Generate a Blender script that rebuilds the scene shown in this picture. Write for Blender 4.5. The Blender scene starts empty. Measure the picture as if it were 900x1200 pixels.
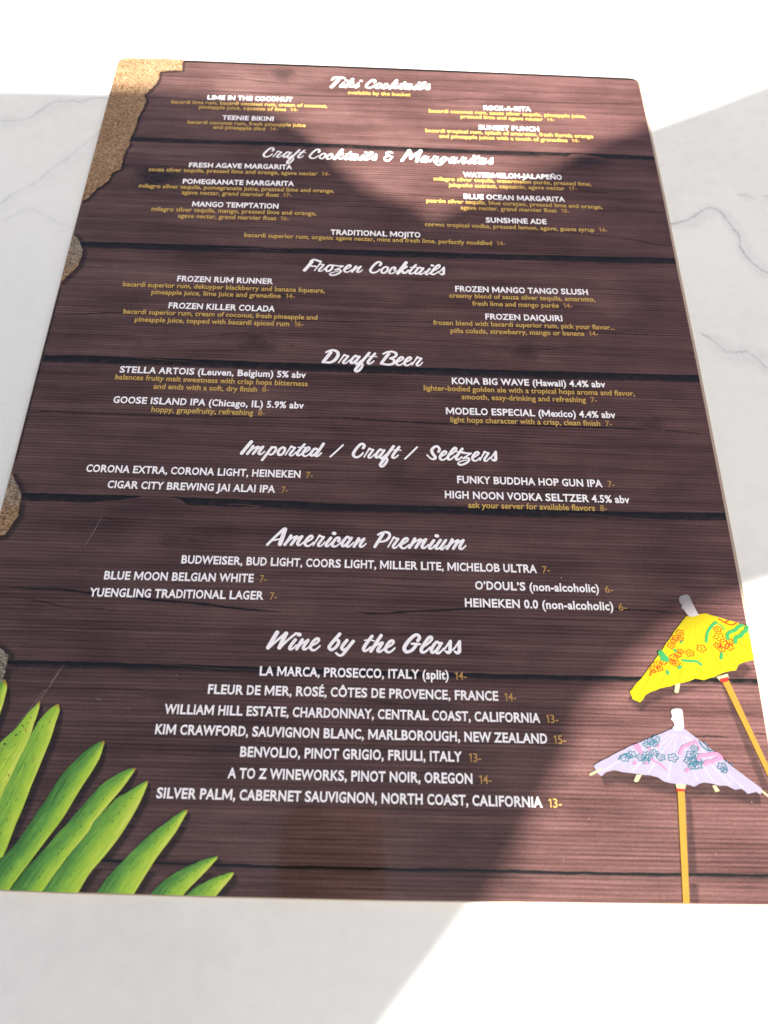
import bpy, math, random
from mathutils import Vector, Matrix
from mathutils.geometry import tessellate_polygon

random.seed(7)
scene = bpy.context.scene
COL = scene.collection

# ------------------------------------------------------------------ camera
BOARD_TOP = 0.0018                      # the menu is a rigid sheet 1.8 mm thick
F_PX = 1034.3                           # focal length in pixels of the 900x1200 photograph
CAM = Vector((-0.00107484, -0.2358246, 0.29829249 + BOARD_TOP))
FWD = Vector((0.02086887, 0.48917839, -0.87193405)).normalized()
RIGHT = Vector((0.99936827, 0.01488732, 0.03227106)).normalized()
UP = RIGHT.cross(FWD).normalized()
RIGHT = FWD.cross(UP).normalized()
cam_data = bpy.data.cameras.new('camera')
cam = bpy.data.objects.new('camera', cam_data)
COL.objects.link(cam)
cam.matrix_world = Matrix(((RIGHT.x, UP.x, -FWD.x, CAM.x), (RIGHT.y, UP.y, -FWD.y, CAM.y),
                           (RIGHT.z, UP.z, -FWD.z, CAM.z), (0, 0, 0, 1)))
cam_data.sensor_fit = 'VERTICAL'
cam_data.sensor_height = 36.0
cam_data.lens = F_PX / 1200 * 36.0
cam_data.clip_start = 0.01
cam_data.clip_end = 100
cam_data.dof.use_dof = True
cam_data.dof.focus_distance = 0.352
cam_data.dof.aperture_fstop = cam_data.lens / 2.2
scene.camera = cam

# ------------------------------------------------------------------ sky, sun, exposure
SUN_EL, SUN_AZ = math.radians(52), math.radians(158)     # azimuth clockwise from +Y
SUN = Vector((math.sin(SUN_AZ) * math.cos(SUN_EL), math.cos(SUN_AZ) * math.cos(SUN_EL), math.sin(SUN_EL)))
world = bpy.data.worlds.new('World')
scene.world = world
world.use_nodes = True
wn, wl = world.node_tree.nodes, world.node_tree.links
wn.clear()
sky = wn.new('ShaderNodeTexSky')
sky.sky_type = 'NISHITA'
sky.sun_disc = False
sky.sun_elevation = SUN_EL
sky.sun_rotation = SUN_AZ
sky.air_density = 0.62
sky.dust_density = 6.0
sky.ozone_density = 0.0
bg = wn.new('ShaderNodeBackground')
bg.inputs['Strength'].default_value = 0.06
wo = wn.new('ShaderNodeOutputWorld')
wl.new(sky.outputs[0], bg.inputs['Color'])
wl.new(bg.outputs[0], wo.inputs['Surface'])
sun_data = bpy.data.lights.new('sun', 'SUN')
sun_data.energy = 4.7
sun_data.angle = math.radians(0.5)
sun_data.color = (1.0, 0.955, 0.915)
sun = bpy.data.objects.new('sun', sun_data)
COL.objects.link(sun)
sun.location = SUN * 3
sun.rotation_euler = SUN.to_track_quat('Z', 'Y').to_euler()
scene.view_settings.view_transform = 'Standard'
scene.view_settings.look = 'None'
scene.view_settings.gamma = 1.0
scene.view_settings.exposure = 1.9

# ------------------------------------------------------------------ photo measurements -> metres on the menu
def un(px, py, z=BOARD_TOP):
    """the point of the plane at height z seen at a pixel of the photograph"""
    d = FWD * F_PX + RIGHT * (px - 450) - UP * (py - 600)
    t = (z - CAM.z) / d.z
    return Vector((CAM.x + d.x * t, CAM.y + d.y * t))

def unl(pts, z=BOARD_TOP):
    return [un(p[0], p[1], z) for p in pts]

def zoom(x0, y0, s):
    """reads points measured in an enlarged crop of the photograph"""
    return lambda pts: [(x0 + p[0] / s, y0 + p[1] / s) for p in pts]

# ------------------------------------------------------------------ mesh helpers
class MB:
    """collects flat shapes; build() links them as one mesh object"""
    def __init__(self):
        self.v, self.f, self.ink, self.mi = [], [], [], []
        self.z = 0.0
    def add(self, verts, faces, inks=None, mat=0):
        b = len(self.v)
        self.v += [tuple(p) for p in verts]
        self.f += [tuple(b + i for i in f) for f in faces]
        self.ink += list(inks) if inks is not None else [0.0] * len(verts)
        self.mi += [mat] * len(faces)
    def poly(self, pts, z, ink=0.0, mat=0):
        tri = tessellate_polygon([[Vector((p[0], p[1], 0)) for p in pts]])
        out = []
        for t in tri:
            a, b, c = (pts[i] for i in t)
            cr = (b[0] - a[0]) * (c[1] - a[1]) - (b[1] - a[1]) * (c[0] - a[0])
            out.append(t if cr > 0 else (t[0], t[2], t[1]))
        self.add([(p[0], p[1], z) for p in pts], out, [ink] * len(pts), mat)
    def build(self, name, mats, parent=None, label=None):
        me = bpy.data.meshes.new(name)
        me.from_pydata(self.v, [], self.f)
        a = me.attributes.new('ink', 'FLOAT', 'POINT')
        a.data.foreach_set('value', self.ink)
        for m in (mats if isinstance(mats, (list, tuple)) else [mats]):
            me.materials.append(m)
        me.polygons.foreach_set('material_index', self.mi)
        me.update()
        o = bpy.data.objects.new(name, me)
        COL.objects.link(o)
        if parent: o.parent = parent
        if label: o['label'] = label
        return o

def catmull(pts, n=8):
    """smooth curve through points of any dimension"""
    pts = [list(p) for p in pts]
    if len(pts) < 3:
        a, b = pts[0], pts[-1]
        return [[x + (y - x) * i / n for x, y in zip(a, b)] for i in range(n + 1)]
    P = [[2 * a - b for a, b in zip(pts[0], pts[1])]] + pts + [[2 * a - b for a, b in zip(pts[-1], pts[-2])]]
    out = []
    for k in range(1, len(P) - 2):
        p0, p1, p2, p3 = P[k - 1:k + 3]
        for i in range(n):
            t = i / n
            out.append([0.5 * (2 * b + (c - a) * t + (2 * a - 5 * b + 4 * c - d) * t * t + (3 * b - a - 3 * c + d) * t ** 3)
                        for a, b, c, d in zip(p0, p1, p2, p3)])
    out.append(pts[-1])
    return out

def ribbon(mb, line, z, inkc=1.0, inke=0.0, soft=True, mat=0):
    """line: (x, y, half width); soft: ink fades from the centre to the edges"""
    n = len(line)
    V, I, Fc = [], [], []
    for i, p in enumerate(line):
        a, b = line[max(i - 1, 0)], line[min(i + 1, n - 1)]
        dx, dy = b[0] - a[0], b[1] - a[1]
        L = math.hypot(dx, dy) or 1e-9
        nx, ny = -dy / L, dx / L
        w = p[2]
        for s, k in ((-1, inke), (-0.45, inkc), (0.45, inkc), (1, inke)):
            V.append((p[0] + nx * w * s, p[1] + ny * w * s, z + i * 1e-7)); I.append(k)
    for i in range(n - 1):
        for j in range(3):
            b = i * 4 + j
            Fc.append((b, b + 4, b + 5, b + 1))
    Fc2 = []
    for f in Fc:
        a, b, c = V[f[0]], V[f[1]], V[f[2]]
        cr = (b[0] - a[0]) * (c[1] - a[1]) - (b[1] - a[1]) * (c[0] - a[0])
        Fc2.append(f if cr > 0 else f[::-1])
    mb.add(V, Fc2, I, mat)

def stroke(mb, line, z, mat=0, ink=0.0):
    """a brush stroke with round ends; line: (x, y, half width)"""
    n = len(line)
    L, R = [], []
    ang = []
    for i, p in enumerate(line):
        a, b = line[max(i - 1, 0)], line[min(i + 1, n - 1)]
        ang.append(math.atan2(b[1] - a[1], b[0] - a[0]))
    V, Fc = [], []
    for i, p in enumerate(line):
        nx, ny = -math.sin(ang[i]), math.cos(ang[i])
        V += [(p[0] + nx * p[2], p[1] + ny * p[2], z + i * 3e-7), (p[0] - nx * p[2], p[1] - ny * p[2], z + i * 3e-7)]
    for i in range(n - 1):
        Fc.append((2 * i, 2 * i + 1, 2 * i + 3, 2 * i + 2))
    for end, a0 in ((0, ang[0] + math.pi / 2), (n - 1, ang[-1] - math.pi / 2)):
        p = line[end]
        b = len(V)
        for k in range(9):
            t = a0 + math.pi * k / 8
            V.append((p[0] + math.cos(t) * p[2], p[1] + math.sin(t) * p[2], z + end * 3e-7 + 1e-7))
        Fc.append(tuple(range(b, b + 9)))
    mb.add(V, Fc, [ink] * len(V), mat)

def shadow_ring(mb, pts, z, width, dx=0.0, dy=0.0, k=0.6):
    """printed soft edge: an outline whose ink fades outwards over `width`"""
    pts = [(p[0] + dx, p[1] + dy) for p in pts]
    area = sum(a[0] * b[1] - b[0] * a[1] for a, b in zip(pts, pts[1:] + pts[:1]))
    if area < 0: pts = pts[::-1]
    n = len(pts)
    outer = []
    for i in range(n):
        a, p, b = pts[i - 1], pts[i], pts[(i + 1) % n]
        d1 = Vector((p[0] - a[0], p[1] - a[1])); d2 = Vector((b[0] - p[0], b[1] - p[1]))
        if d1.length < 1e-7 or d2.length < 1e-7:
            d1 = d2 = d1 if d1.length > d2.length else d2
        d1.normalize(); d2.normalize()
        nrm = Vector((d1.y + d2.y, -d1.x - d2.x))
        if nrm.length < 0.2: nrm = Vector((d1.y, -d1.x))
        nrm.normalize()
        outer.append((p[0] + nrm.x * width, p[1] + nrm.y * width))
    mb.poly(pts, z, k)
    V = [(p[0], p[1], z) for p in pts] + [(p[0], p[1], z) for p in outer]
    # the two halves of each ring quad as triangles
    Fc = []
    for i in range(n):
        j = (i + 1) % n
        for t in ((i, n + i, n + j), (i, n + j, j)):
            a, b, c = V[t[0]], V[t[1]], V[t[2]]
            if abs((b[0] - a[0]) * (c[1] - a[1]) - (b[1] - a[1]) * (c[0] - a[0])) > 1e-13:
                Fc.append(t)
    mb.add(V, Fc, [k] * n + [0.0] * n)

# ------------------------------------------------------------------ materials
def new_mat(name):
    m = bpy.data.materials.new(name)
    m.use_nodes = True
    nt = m.node_tree
    for n in list(nt.nodes): nt.nodes.remove(n)
    out = nt.nodes.new('ShaderNodeOutputMaterial')
    bs = nt.nodes.new('ShaderNodeBsdfPrincipled')
    nt.links.new(bs.outputs[0], out.inputs[0])
    return m, nt, bs

class G:
    """short node-building helper"""
    def __init__(self, nt): self.nt = nt
    def _in(self, sock, v):
        if isinstance(v, bpy.types.NodeSocket): self.nt.links.new(v, sock)
        elif v is not None: sock.default_value = v
    def math(self, op, a, b=None, c=None, clamp=False):
        n = self.nt.nodes.new('ShaderNodeMath'); n.operation = op; n.use_clamp = clamp
        for s, v in zip(n.inputs, (a, b, c)): self._in(s, v)
        return n.outputs[0]
    def coord(self):
        return self.nt.nodes.new('ShaderNodeTexCoord').outputs['Object']
    def scaled(self, v, s, off=(0, 0, 0)):
        n = self.nt.nodes.new('ShaderNodeMapping'); self._in(n.inputs['Vector'], v)
        n.inputs['Scale'].default_value = s; n.inputs['Location'].default_value = off
        return n.outputs[0]
    def noise(self, v, scale=1.0, detail=3.0, rough=0.55, dist=0.0, color=False):
        n = self.nt.nodes.new('ShaderNodeTexNoise'); self._in(n.inputs['Vector'], v)
        n.inputs['Scale'].default_value = scale; n.inputs['Detail'].default_value = detail
        n.inputs['Roughness'].default_value = rough; n.inputs['Distortion'].default_value = dist
        return n.outputs['Color' if color else 'Fac']
    def ramp(self, f, stops):
        n = self.nt.nodes.new('ShaderNodeValToRGB'); self._in(n.inputs[0], f)
        e = n.color_ramp.elements
        while len(e) < len(stops): e.new(0.5)
        for k, (p, c) in zip(e, stops):
            k.position = p; k.color = (*c, 1) if len(c) == 3 else c
        return n.outputs[0]
    def mix(self, f, a, b, mode='MIX'):
        n = self.nt.nodes.new('ShaderNodeMix'); n.data_type = 'RGBA'; n.blend_type = mode
        self._in(n.inputs[0], f)
        for s, v in ((n.inputs[6], a), (n.inputs[7], b)):
            if isinstance(v, (tuple, list)): v = (*v, 1) if len(v) == 3 else v
            self._in(s, v)
        return n.outputs[2]
    def sep(self, v):
        n = self.nt.nodes.new('ShaderNodeSeparateXYZ'); self._in(n.inputs[0], v); return n.outputs
    def comb(self, x, y, z):
        n = self.nt.nodes.new('ShaderNodeCombineXYZ')
        for s, v in zip(n.inputs, (x, y, z)): self._in(s, v)
        return n.outputs[0]
    def attr(self, name='ink'):
        n = self.nt.nodes.new('ShaderNodeAttribute'); n.attribute_name = name; return n.outputs['Fac']
    def bump(self, h, strength, dist):
        n = self.nt.nodes.new('ShaderNodeBump'); self._in(n.inputs['Height'], h)
        n.inputs['Strength'].default_value = strength; n.inputs['Distance'].default_value = dist
        return n.outputs[0]

LAM_ROUGH = 0.06
def laminate(bs, g, p):
    """the satin plastic film over the whole print"""
    smear = g.noise(g.scaled(p, (18, 9, 1)), 1.0, 4, 0.6)
    g.nt.links.new(g.math('MULTIPLY_ADD', smear, 0.06, LAM_ROUGH - 0.03), bs.inputs['Roughness'])
    bs.inputs['IOR'].default_value = 1.52

PLANK_Y0, PLANK_H = 0.0040, 0.0680
def wood_material():
    m, nt, bs = new_mat('wood_print'); g = G(nt)
    p = g.coord()
    x, y, z = g.sep(p)
    plank = g.math('FLOOR', g.math('DIVIDE', g.math('SUBTRACT', y, PLANK_Y0), PLANK_H))
    q = g.comb(g.math('MULTIPLY_ADD', plank, 0.37, x), y, plank)          # another piece of wood per plank
    warp = g.noise(g.scaled(q, (9, 26, 1)), 1.0, 2, 0.5)
    yw = g.math('MULTIPLY_ADD', warp, 0.0045, y)
    fine = g.noise(g.comb(g.math('MULTIPLY', x, 34), g.math('MULTIPLY', yw, 1500), plank), 1.0, 3, 0.6)
    mid = g.noise(g.comb(g.math('MULTIPLY', x, 11), g.math('MULTIPLY', yw, 420), plank), 1.0, 4, 0.6)
    streak = g.noise(g.comb(g.math('MULTIPLY', x, 4), g.math('MULTIPLY', yw, 130), plank), 1.0, 4, 0.55)
    blotch = g.noise(g.scaled(q, (22, 34, 1)), 1.0, 4, 0.6)
    wob = g.noise(g.comb(g.math('MULTIPLY', x, 16), g.math('MULTIPLY', y, 70), plank), 1.0, 2, 0.5)
    ph = g.math('MULTIPLY', g.math('MULTIPLY_ADD', wob, 0.0011, y), 2 * math.pi / 0.00145)
    stripe = g.math('SINE', ph)
    # contrast of the sawn stripes comes and goes along the board
    amp = g.math('MULTIPLY', g.noise(g.scaled(q, (14, 60, 1)), 1.0, 2, 0.5), 0.17)
    speck = g.noise(g.scaled(p, (900, 1300, 1)), 1.0, 2, 0.7)
    t = g.math('MULTIPLY', stripe, amp)
    for nz, k in ((fine, 0.50), (mid, 0.62), (streak, 0.60), (blotch, 0.80), (speck, 0.34)):
        t = g.math('MULTIPLY_ADD', g.math('SUBTRACT', nz, 0.5), k, t)
    t = g.math('ADD', t, 0.5, clamp=True)
    col = g.ramp(t, [(0.0, (0.019, 0.0085, 0.0066)), (0.3, (0.054, 0.0272, 0.0222)),
                     (0.55, (0.096, 0.0500, 0.0430)), (1.0, (0.196, 0.110, 0.098))])
    # planks differ a little in tone; colour runs greyer towards the left
    tone = nt.nodes.new('ShaderNodeTexWhiteNoise'); tone.noise_dimensions = '1D'
    nt.links.new(plank, tone.inputs['W'])
    tv = g.math('MULTIPLY_ADD', tone.outputs['Value'], 0.16, 0.92)
    col = g.mix(1.0, col, g.comb(tv, tv, tv), 'MULTIPLY')
    gx = g.math('MULTIPLY_ADD', x, 2.2, 0.5, clamp=True)
    col = g.mix(1.0, col, g.mix(gx, (0.96, 1.06, 1.03), (1.04, 0.93, 0.96)), 'MULTIPLY')
    # printed knots, cracks, gaps and drop shadows: strength stored with the shape
    ink = g.attr()
    grit = g.math('MULTIPLY_ADD', g.noise(g.scaled(p, (260, 420, 1)), 1.0, 3, 0.7), 0.9, 0.55)
    fac = g.math('MULTIPLY', ink, grit, clamp=True)
    col = g.mix(fac, col, (0.0050, 0.0055, 0.0042))
    nt.links.new(col, bs.inputs['Base Color'])
    laminate(bs, g, p)
    return m

def ink_material(name, color, var=0.04, scale=400):
    m, nt, bs = new_mat(name); g = G(nt)
    p = g.coord()
    v = g.math('MULTIPLY_ADD', g.noise(p, scale, 3, 0.6), 2 * var, 1 - var)
    col = g.mix(1.0, color, g.comb(v, v, v), 'MULTIPLY')
    nt.links.new(col, bs.inputs['Base Color'])
    laminate(bs, g, p)
    return m

def leaf_material():
    """ink: 0 at the blade's shaded edge, 1 at its bright edge"""
    m, nt, bs = new_mat('palm_leaf_print'); g = G(nt)
    p = g.coord(); ink = g.attr('ink'); al = g.attr('along')
    fib = g.noise(g.comb(g.math('MULTIPLY', ink, 55), g.math('MULTIPLY', al, 4), 0.0), 1.0, 4, 0.7)
    mot = g.noise(g.scaled(p, (160, 160, 1)), 1.0, 4, 0.65)
    t = g.math('MULTIPLY_ADD', g.math('SUBTRACT', fib, 0.5), 1.5, g.math('MULTIPLY_ADD', ink, 0.95, -0.03))
    t = g.math('MULTIPLY_ADD', g.math('SUBTRACT', mot, 0.5), 0.35, t)
    t = g.math('MULTIPLY_ADD', al, 0.22, g.math('SUBTRACT', t, 0.10), clamp=True)
    col = g.ramp(t, [(0.0, (0.040, 0.15, 0.030)), (0.26, (0.105, 0.31, 0.05)), (0.5, (0.23, 0.47, 0.05)),
                     (0.78, (0.44, 0.66, 0.05)), (1.0, (0.68, 0.76, 0.12))])
    spot = g.math('GREATER_THAN', g.noise(g.scaled(p, (330, 330, 1), (3, 1, 0)), 1.0, 3, 0.6), 0.715)
    col = g.mix(g.math('MULTIPLY', spot, 0.6), col, (0.12, 0.10, 0.02))
    tip = g.math('MULTIPLY', g.math('SUBTRACT', al, 0.965), 30, clamp=True)
    col = g.mix(g.math('MULTIPLY', tip, 0.8), col, (0.48, 0.20, 0.03))
    nt.links.new(col, bs.inputs['Base Color'])
    laminate(bs, g, p)
    return m

def bark_material():
    """torn tan bark: coarse printed grain; ink 1 on the grey weathered end"""
    m, nt, bs = new_mat('bark_print'); g = G(nt)
    p = g.coord()
    a = g.noise(g.scaled(p, (800, 1250, 1)), 1.0, 2, 0.8, 0.0)
    b = g.noise(g.scaled(p, (210, 300, 1), (5, 2, 0)), 1.0, 4, 0.7)
    c = g.noise(g.scaled(p, (40, 40, 1), (1, 7, 0)), 1.0, 3, 0.6)
    t = g.math('ADD', g.math('MULTIPLY_ADD', a, 2.2, -0.68), g.math('MULTIPLY', b, 0.6))
    t = g.math('MULTIPLY_ADD', c, 0.3, g.math('SUBTRACT', t, 0.33), clamp=True)
    col = g.ramp(t, [(0.14, (0.040, 0.020, 0.009)), (0.36, (0.160, 0.090, 0.039)), (0.55, (0.260, 0.156, 0.074)), (0.85, (0.41, 0.270, 0.142))])
    gr = g.ramp(t, [(0.2, (0.06, 0.055, 0.038)), (0.45, (0.17, 0.155, 0.115)), (0.8, (0.36, 0.33, 0.26))])
    ink = g.math('MULTIPLY_ADD', g.math('SUBTRACT', b, 0.5), 0.9, g.attr(), clamp=True)
    col = g.mix(ink, col, gr)
    nt.links.new(col, bs.inputs['Base Color'])
    laminate(bs, g, p)
    return m

def paper_material(name, c0, c1):
    """printed paper umbrella: pleats run out from the tip (ink = angle round it)"""
    m, nt, bs = new_mat(name); g = G(nt)
    p = g.coord(); ink = g.attr('ink'); al = g.attr('along')
    pl = g.noise(g.comb(g.math('MULTIPLY', ink, 11), g.math('MULTIPLY', al, 1.2), 0.0), 1.0, 3, 0.6)
    cloud = g.noise(g.scaled(p, (60, 60, 1)), 1.0, 3, 0.5)
    t = g.math('MULTIPLY_ADD', cloud, 0.4, g.math('MULTIPLY_ADD', pl, 1.5, -0.42), clamp=True)
    nt.links.new(g.mix(t, c0, c1), bs.inputs['Base Color'])
    laminate(bs, g, p)
    return m

def quartz_material():
    """white engineered stone; ink 1 on the grey-blue veins"""
    m, nt, bs = new_mat('white_quartz'); g = G(nt)
    p = g.coord()
    c = g.noise(g.scaled(p, (7, 9, 3)), 1.0, 4, 0.6, 0.4)
    f = g.noise(g.scaled(p, (160, 160, 20)), 1.0, 3, 0.6)
    t = g.math('MULTIPLY_ADD', g.math('SUBTRACT', f, 0.5), 0.5, c, clamp=True)
    col = g.ramp(t, [(0.25, (0.715, 0.720, 0.670)), (0.5, (0.768, 0.785, 0.722)), (0.75, (0.795, 0.810, 0.752))])
    # faint natural veining of the slab itself
    w = g.noise(g.scaled(p, (3.2, 4.5, 1)), 1.0, 5, 0.55, 0.9)
    v = g.math('SUBTRACT', 1.0, g.math('MULTIPLY', g.math('ABSOLUTE', g.math('SUBTRACT', w, 0.5)), 55), clamp=True)
    patch = g.math('MULTIPLY', g.math('SUBTRACT', g.noise(g.scaled(p, (5, 5, 1), (3, 9, 0)), 1.0, 2, 0.5), 0.50), 2.2, clamp=True)
    col = g.mix(g.math('MULTIPLY', g.math('MULTIPLY', v, patch), 0.35), col, (0.50, 0.52, 0.55))
    brk = g.math('MULTIPLY_ADD', g.noise(g.scaled(p, (120, 120, 1)), 1.0, 3, 0.7), 1.6, -0.15)
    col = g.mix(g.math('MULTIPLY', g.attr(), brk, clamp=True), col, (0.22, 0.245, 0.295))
    nt.links.new(col, bs.inputs['Base Color'])
    bs.inputs['Roughness'].default_value = 0.28
    bs.inputs['IOR'].default_value = 1.5
    return m

def plain_material(name, color, rough=0.5, var=0.06, scale=60):
    m, nt, bs = new_mat(name); g = G(nt)
    v = g.math('MULTIPLY_ADD', g.noise(g.coord(), scale, 4, 0.6), 2 * var, 1 - var)
    nt.links.new(g.mix(1.0, color, g.comb(v, v, v), 'MULTIPLY'), bs.inputs['Base Color'])
    bs.inputs['Roughness'].default_value = rough
    return m

WOOD = wood_material()
WHITE = ink_material('white_ink', (0.95, 0.93, 0.91), 0.02)
GOLD = ink_material('gold_ink', (0.62, 0.415, 0.105), 0.12, 900)
AMBER = ink_material('amber_price_ink', (0.52, 0.31, 0.085), 0.10, 900)
LEAF = leaf_material()
BARK = bark_material()
LAMINATE = plain_material('laminate_margin', (0.40, 0.32, 0.23), 0.3)
CORE = plain_material('board_core', (0.05, 0.045, 0.04), 0.5)
QUARTZ = quartz_material()

# ------------------------------------------------------------------ the table
def slab(name, x0, x1, y0, y1, z0, z1, bev, mat):
    import bmesh
    bm = bmesh.new()
    bmesh.ops.create_cube(bm, size=1)
    for v in bm.verts:
        v.co = Vector(((x0 + x1) / 2 + v.co.x * (x1 - x0), (y0 + y1) / 2 + v.co.y * (y1 - y0), (z0 + z1) / 2 + v.co.z * (z1 - z0)))
    bmesh.ops.bevel(bm, geom=bm.edges[:], offset=bev, segments=3, affect='EDGES', profile=0.5)
    me = bpy.data.meshes.new(name); bm.to_mesh(me); bm.free()
    me.materials.append(mat)
    o = bpy.data.objects.new(name, me); COL.objects.link(o)
    return o

table = slab('table', -1.1, 1.1, -0.85, 1.5, -0.03, 0.0, 0.004, QUARTZ)
table['kind'] = 'structure'
table['label'] = 'white quartz table top with thin blue-grey veins'
VEINS = [  # photo pixels and half widths in millimetres
    ([(772, 262), (791, 262), (806, 258), (818, 250), (830, 244), (842, 247), (853, 259), (858, 266), (866, 277), (868, 290), (876, 302), (889, 314), (903, 322), (940, 345)], 0.95, 0.62),
    ([(820, 390), (832, 397), (843, 406), (850, 412), (862, 413), (875, 412), (888, 421), (903, 435), (930, 450)], 0.95, 0.5),
    ([(862, 228), (872, 229), (882, 230)], 0.8, 0.4), ([(890, 229), (905, 230), (930, 226)], 0.8, 0.4),
    ([(-40, 150), (0, 142), (30, 140), (50, 128), (62, 120), (75, 119), (84, 118), (95, 120), (108, 115), (122, 115), (136, 116)], 1.0, 0.42),
    ([(-30, 248), (0, 239), (18, 226), (34, 218), (50, 208), (62, 197), (80, 185), (95, 172), (108, 162), (118, 152)], 1.1, 0.3),
    ([(-20, 262), (8, 256), (32, 245), (52, 252), (70, 262), (84, 266)], 1.0, 0.2),
    ([(-20, 72), (0, 69), (15, 63), (35, 60), (48, 61), (55, 66), (65, 70), (80, 64), (100, 58), (112, 61)], 1.3, 1.0),  # from here on, veins in the sunlit strip: coloured darker to offset the sun
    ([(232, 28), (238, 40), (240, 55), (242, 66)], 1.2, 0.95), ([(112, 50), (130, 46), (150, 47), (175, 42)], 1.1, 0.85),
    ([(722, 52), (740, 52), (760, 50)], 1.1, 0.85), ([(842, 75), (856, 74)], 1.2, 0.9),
   
]
vm = MB()
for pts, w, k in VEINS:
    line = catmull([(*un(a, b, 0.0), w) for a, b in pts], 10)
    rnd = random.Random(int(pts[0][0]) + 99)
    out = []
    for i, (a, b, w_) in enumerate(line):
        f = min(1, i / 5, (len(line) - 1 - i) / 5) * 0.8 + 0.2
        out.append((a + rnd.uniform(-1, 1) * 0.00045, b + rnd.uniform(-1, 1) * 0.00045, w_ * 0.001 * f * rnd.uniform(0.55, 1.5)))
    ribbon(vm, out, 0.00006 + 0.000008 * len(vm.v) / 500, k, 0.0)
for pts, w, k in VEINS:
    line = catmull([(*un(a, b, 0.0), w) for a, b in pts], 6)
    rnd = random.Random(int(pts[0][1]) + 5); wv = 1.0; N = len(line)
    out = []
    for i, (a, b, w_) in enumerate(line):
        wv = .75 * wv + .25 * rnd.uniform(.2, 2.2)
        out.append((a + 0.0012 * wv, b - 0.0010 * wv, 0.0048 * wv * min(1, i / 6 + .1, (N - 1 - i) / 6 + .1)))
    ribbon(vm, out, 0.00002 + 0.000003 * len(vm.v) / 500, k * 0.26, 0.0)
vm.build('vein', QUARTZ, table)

# ------------------------------------------------------------------ the menu: board, film margin, wood print
menu = bpy.data.objects.new('menu', None)
COL.objects.link(menu)
menu.empty_display_size = 0.05
menu['label'] = 'laminated drinks menu printed on dark wood planks lying on the white table'
menu['category'] = 'menu'

LEFT = [(138.2, 77), (128, 113.7), (106, 197), (84.3, 280), (68.7, 340), (48, 420), (17, 540), (0, 604.7), (-60, 837), (-112, 1037)]
BOTTOM = [(-60, 1040), (0, 1042.6), (60, 1045), (240, 1050), (420, 1053.9), (480, 1055), (840, 1059.7), (900, 1060), (934, 1060.2)]
RIGHT_E = [(898, 858), (886.6, 790), (876.5, 740), (857.7, 640), (832.5, 510), (817, 430), (792.5, 310), (776.7, 230), (759.8, 150), (749.5, 102)]
TOP = [(740, 91.4), (480, 80.4), (420, 78), (180, 69.2), (147, 68.5)]
def corner(a, c, b, n=6):
    return [a * (1 - t) ** 2 + c * 2 * t * (1 - t) + b * t * t for t in [i / n for i in range(n + 1)]]
def board_outline():
    L, B, R, T = unl(LEFT), unl(BOTTOM), unl(RIGHT_E), unl(TOP)
    tl, tr = un(139.8, 67.9), un(747.5, 91.8)
    bl, br = un(-113, 1037.6), un(934.3, 1060.4)
    def toward(c, p, r): return c + (p - c).normalized() * r
    r = 0.0055
    pts = corner(toward(tl, T[0], r), tl, toward(tl, L[4], r))
    pts += L[1:-1]
    pts += corner(toward(bl, L[-3], r), bl, toward(bl, B[3], r))
    pts += B[1:-1]
    pts += corner(toward(br, B[4], r), br, toward(br, R[0], r))
    pts += R[:-1]
    pts += corner(toward(tr, R[4], r), tr, toward(tr, T[1], r))
    pts += T[1:-1]
    return pts
OUT = board_outline()
def grow(pts, fn):
    n = len(pts); res = []
    for i in range(n):
        a, p, b = pts[i - 1], pts[i], pts[(i + 1) % n]
        d = (p - a).normalized() + (b - p).normalized()
        nrm = Vector((d.y, -d.x)).normalized()
        res.append(p + nrm * fn(nrm))
    return res
# clear film margin round the print: widest along the right edge
FILM = grow(OUT, lambda n: 0.0003 + max(0, n.x) * 0.0009 + max(0, n.y) * 0.0001)
def prism(name, pts, z0, z1, mat, parent):
    mb = MB(); n = len(pts)
    mb.poly(pts, z1)
    V = [(p.x, p.y, z0) for p in pts] + [(p.x, p.y, z1) for p in pts]
    mb.add(V, [(i, (i + 1) % n, n + (i + 1) % n, n + i) for i in range(n)] + [tuple(range(n))[::-1]])
    return mb.build(name, mat, parent)
prism('laminate', FILM, 0.0002, BOARD_TOP - 0.00015, LAMINATE, menu)
Z0 = BOARD_TOP
sheet_mb = MB(); sheet_mb.poly(OUT, Z0)
n_ = len(OUT)
sheet_mb.add([(p.x, p.y, Z0 - 0.00015) for p in OUT] + [(p.x, p.y, Z0) for p in OUT],
             [(i, (i + 1) % n_, n_ + (i + 1) % n_, n_ + i) for i in range(n_)])
sheet = sheet_mb.build('printed_sheet', WOOD, menu)

ZS = 4.0e-6                              # one printed layer over another
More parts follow.
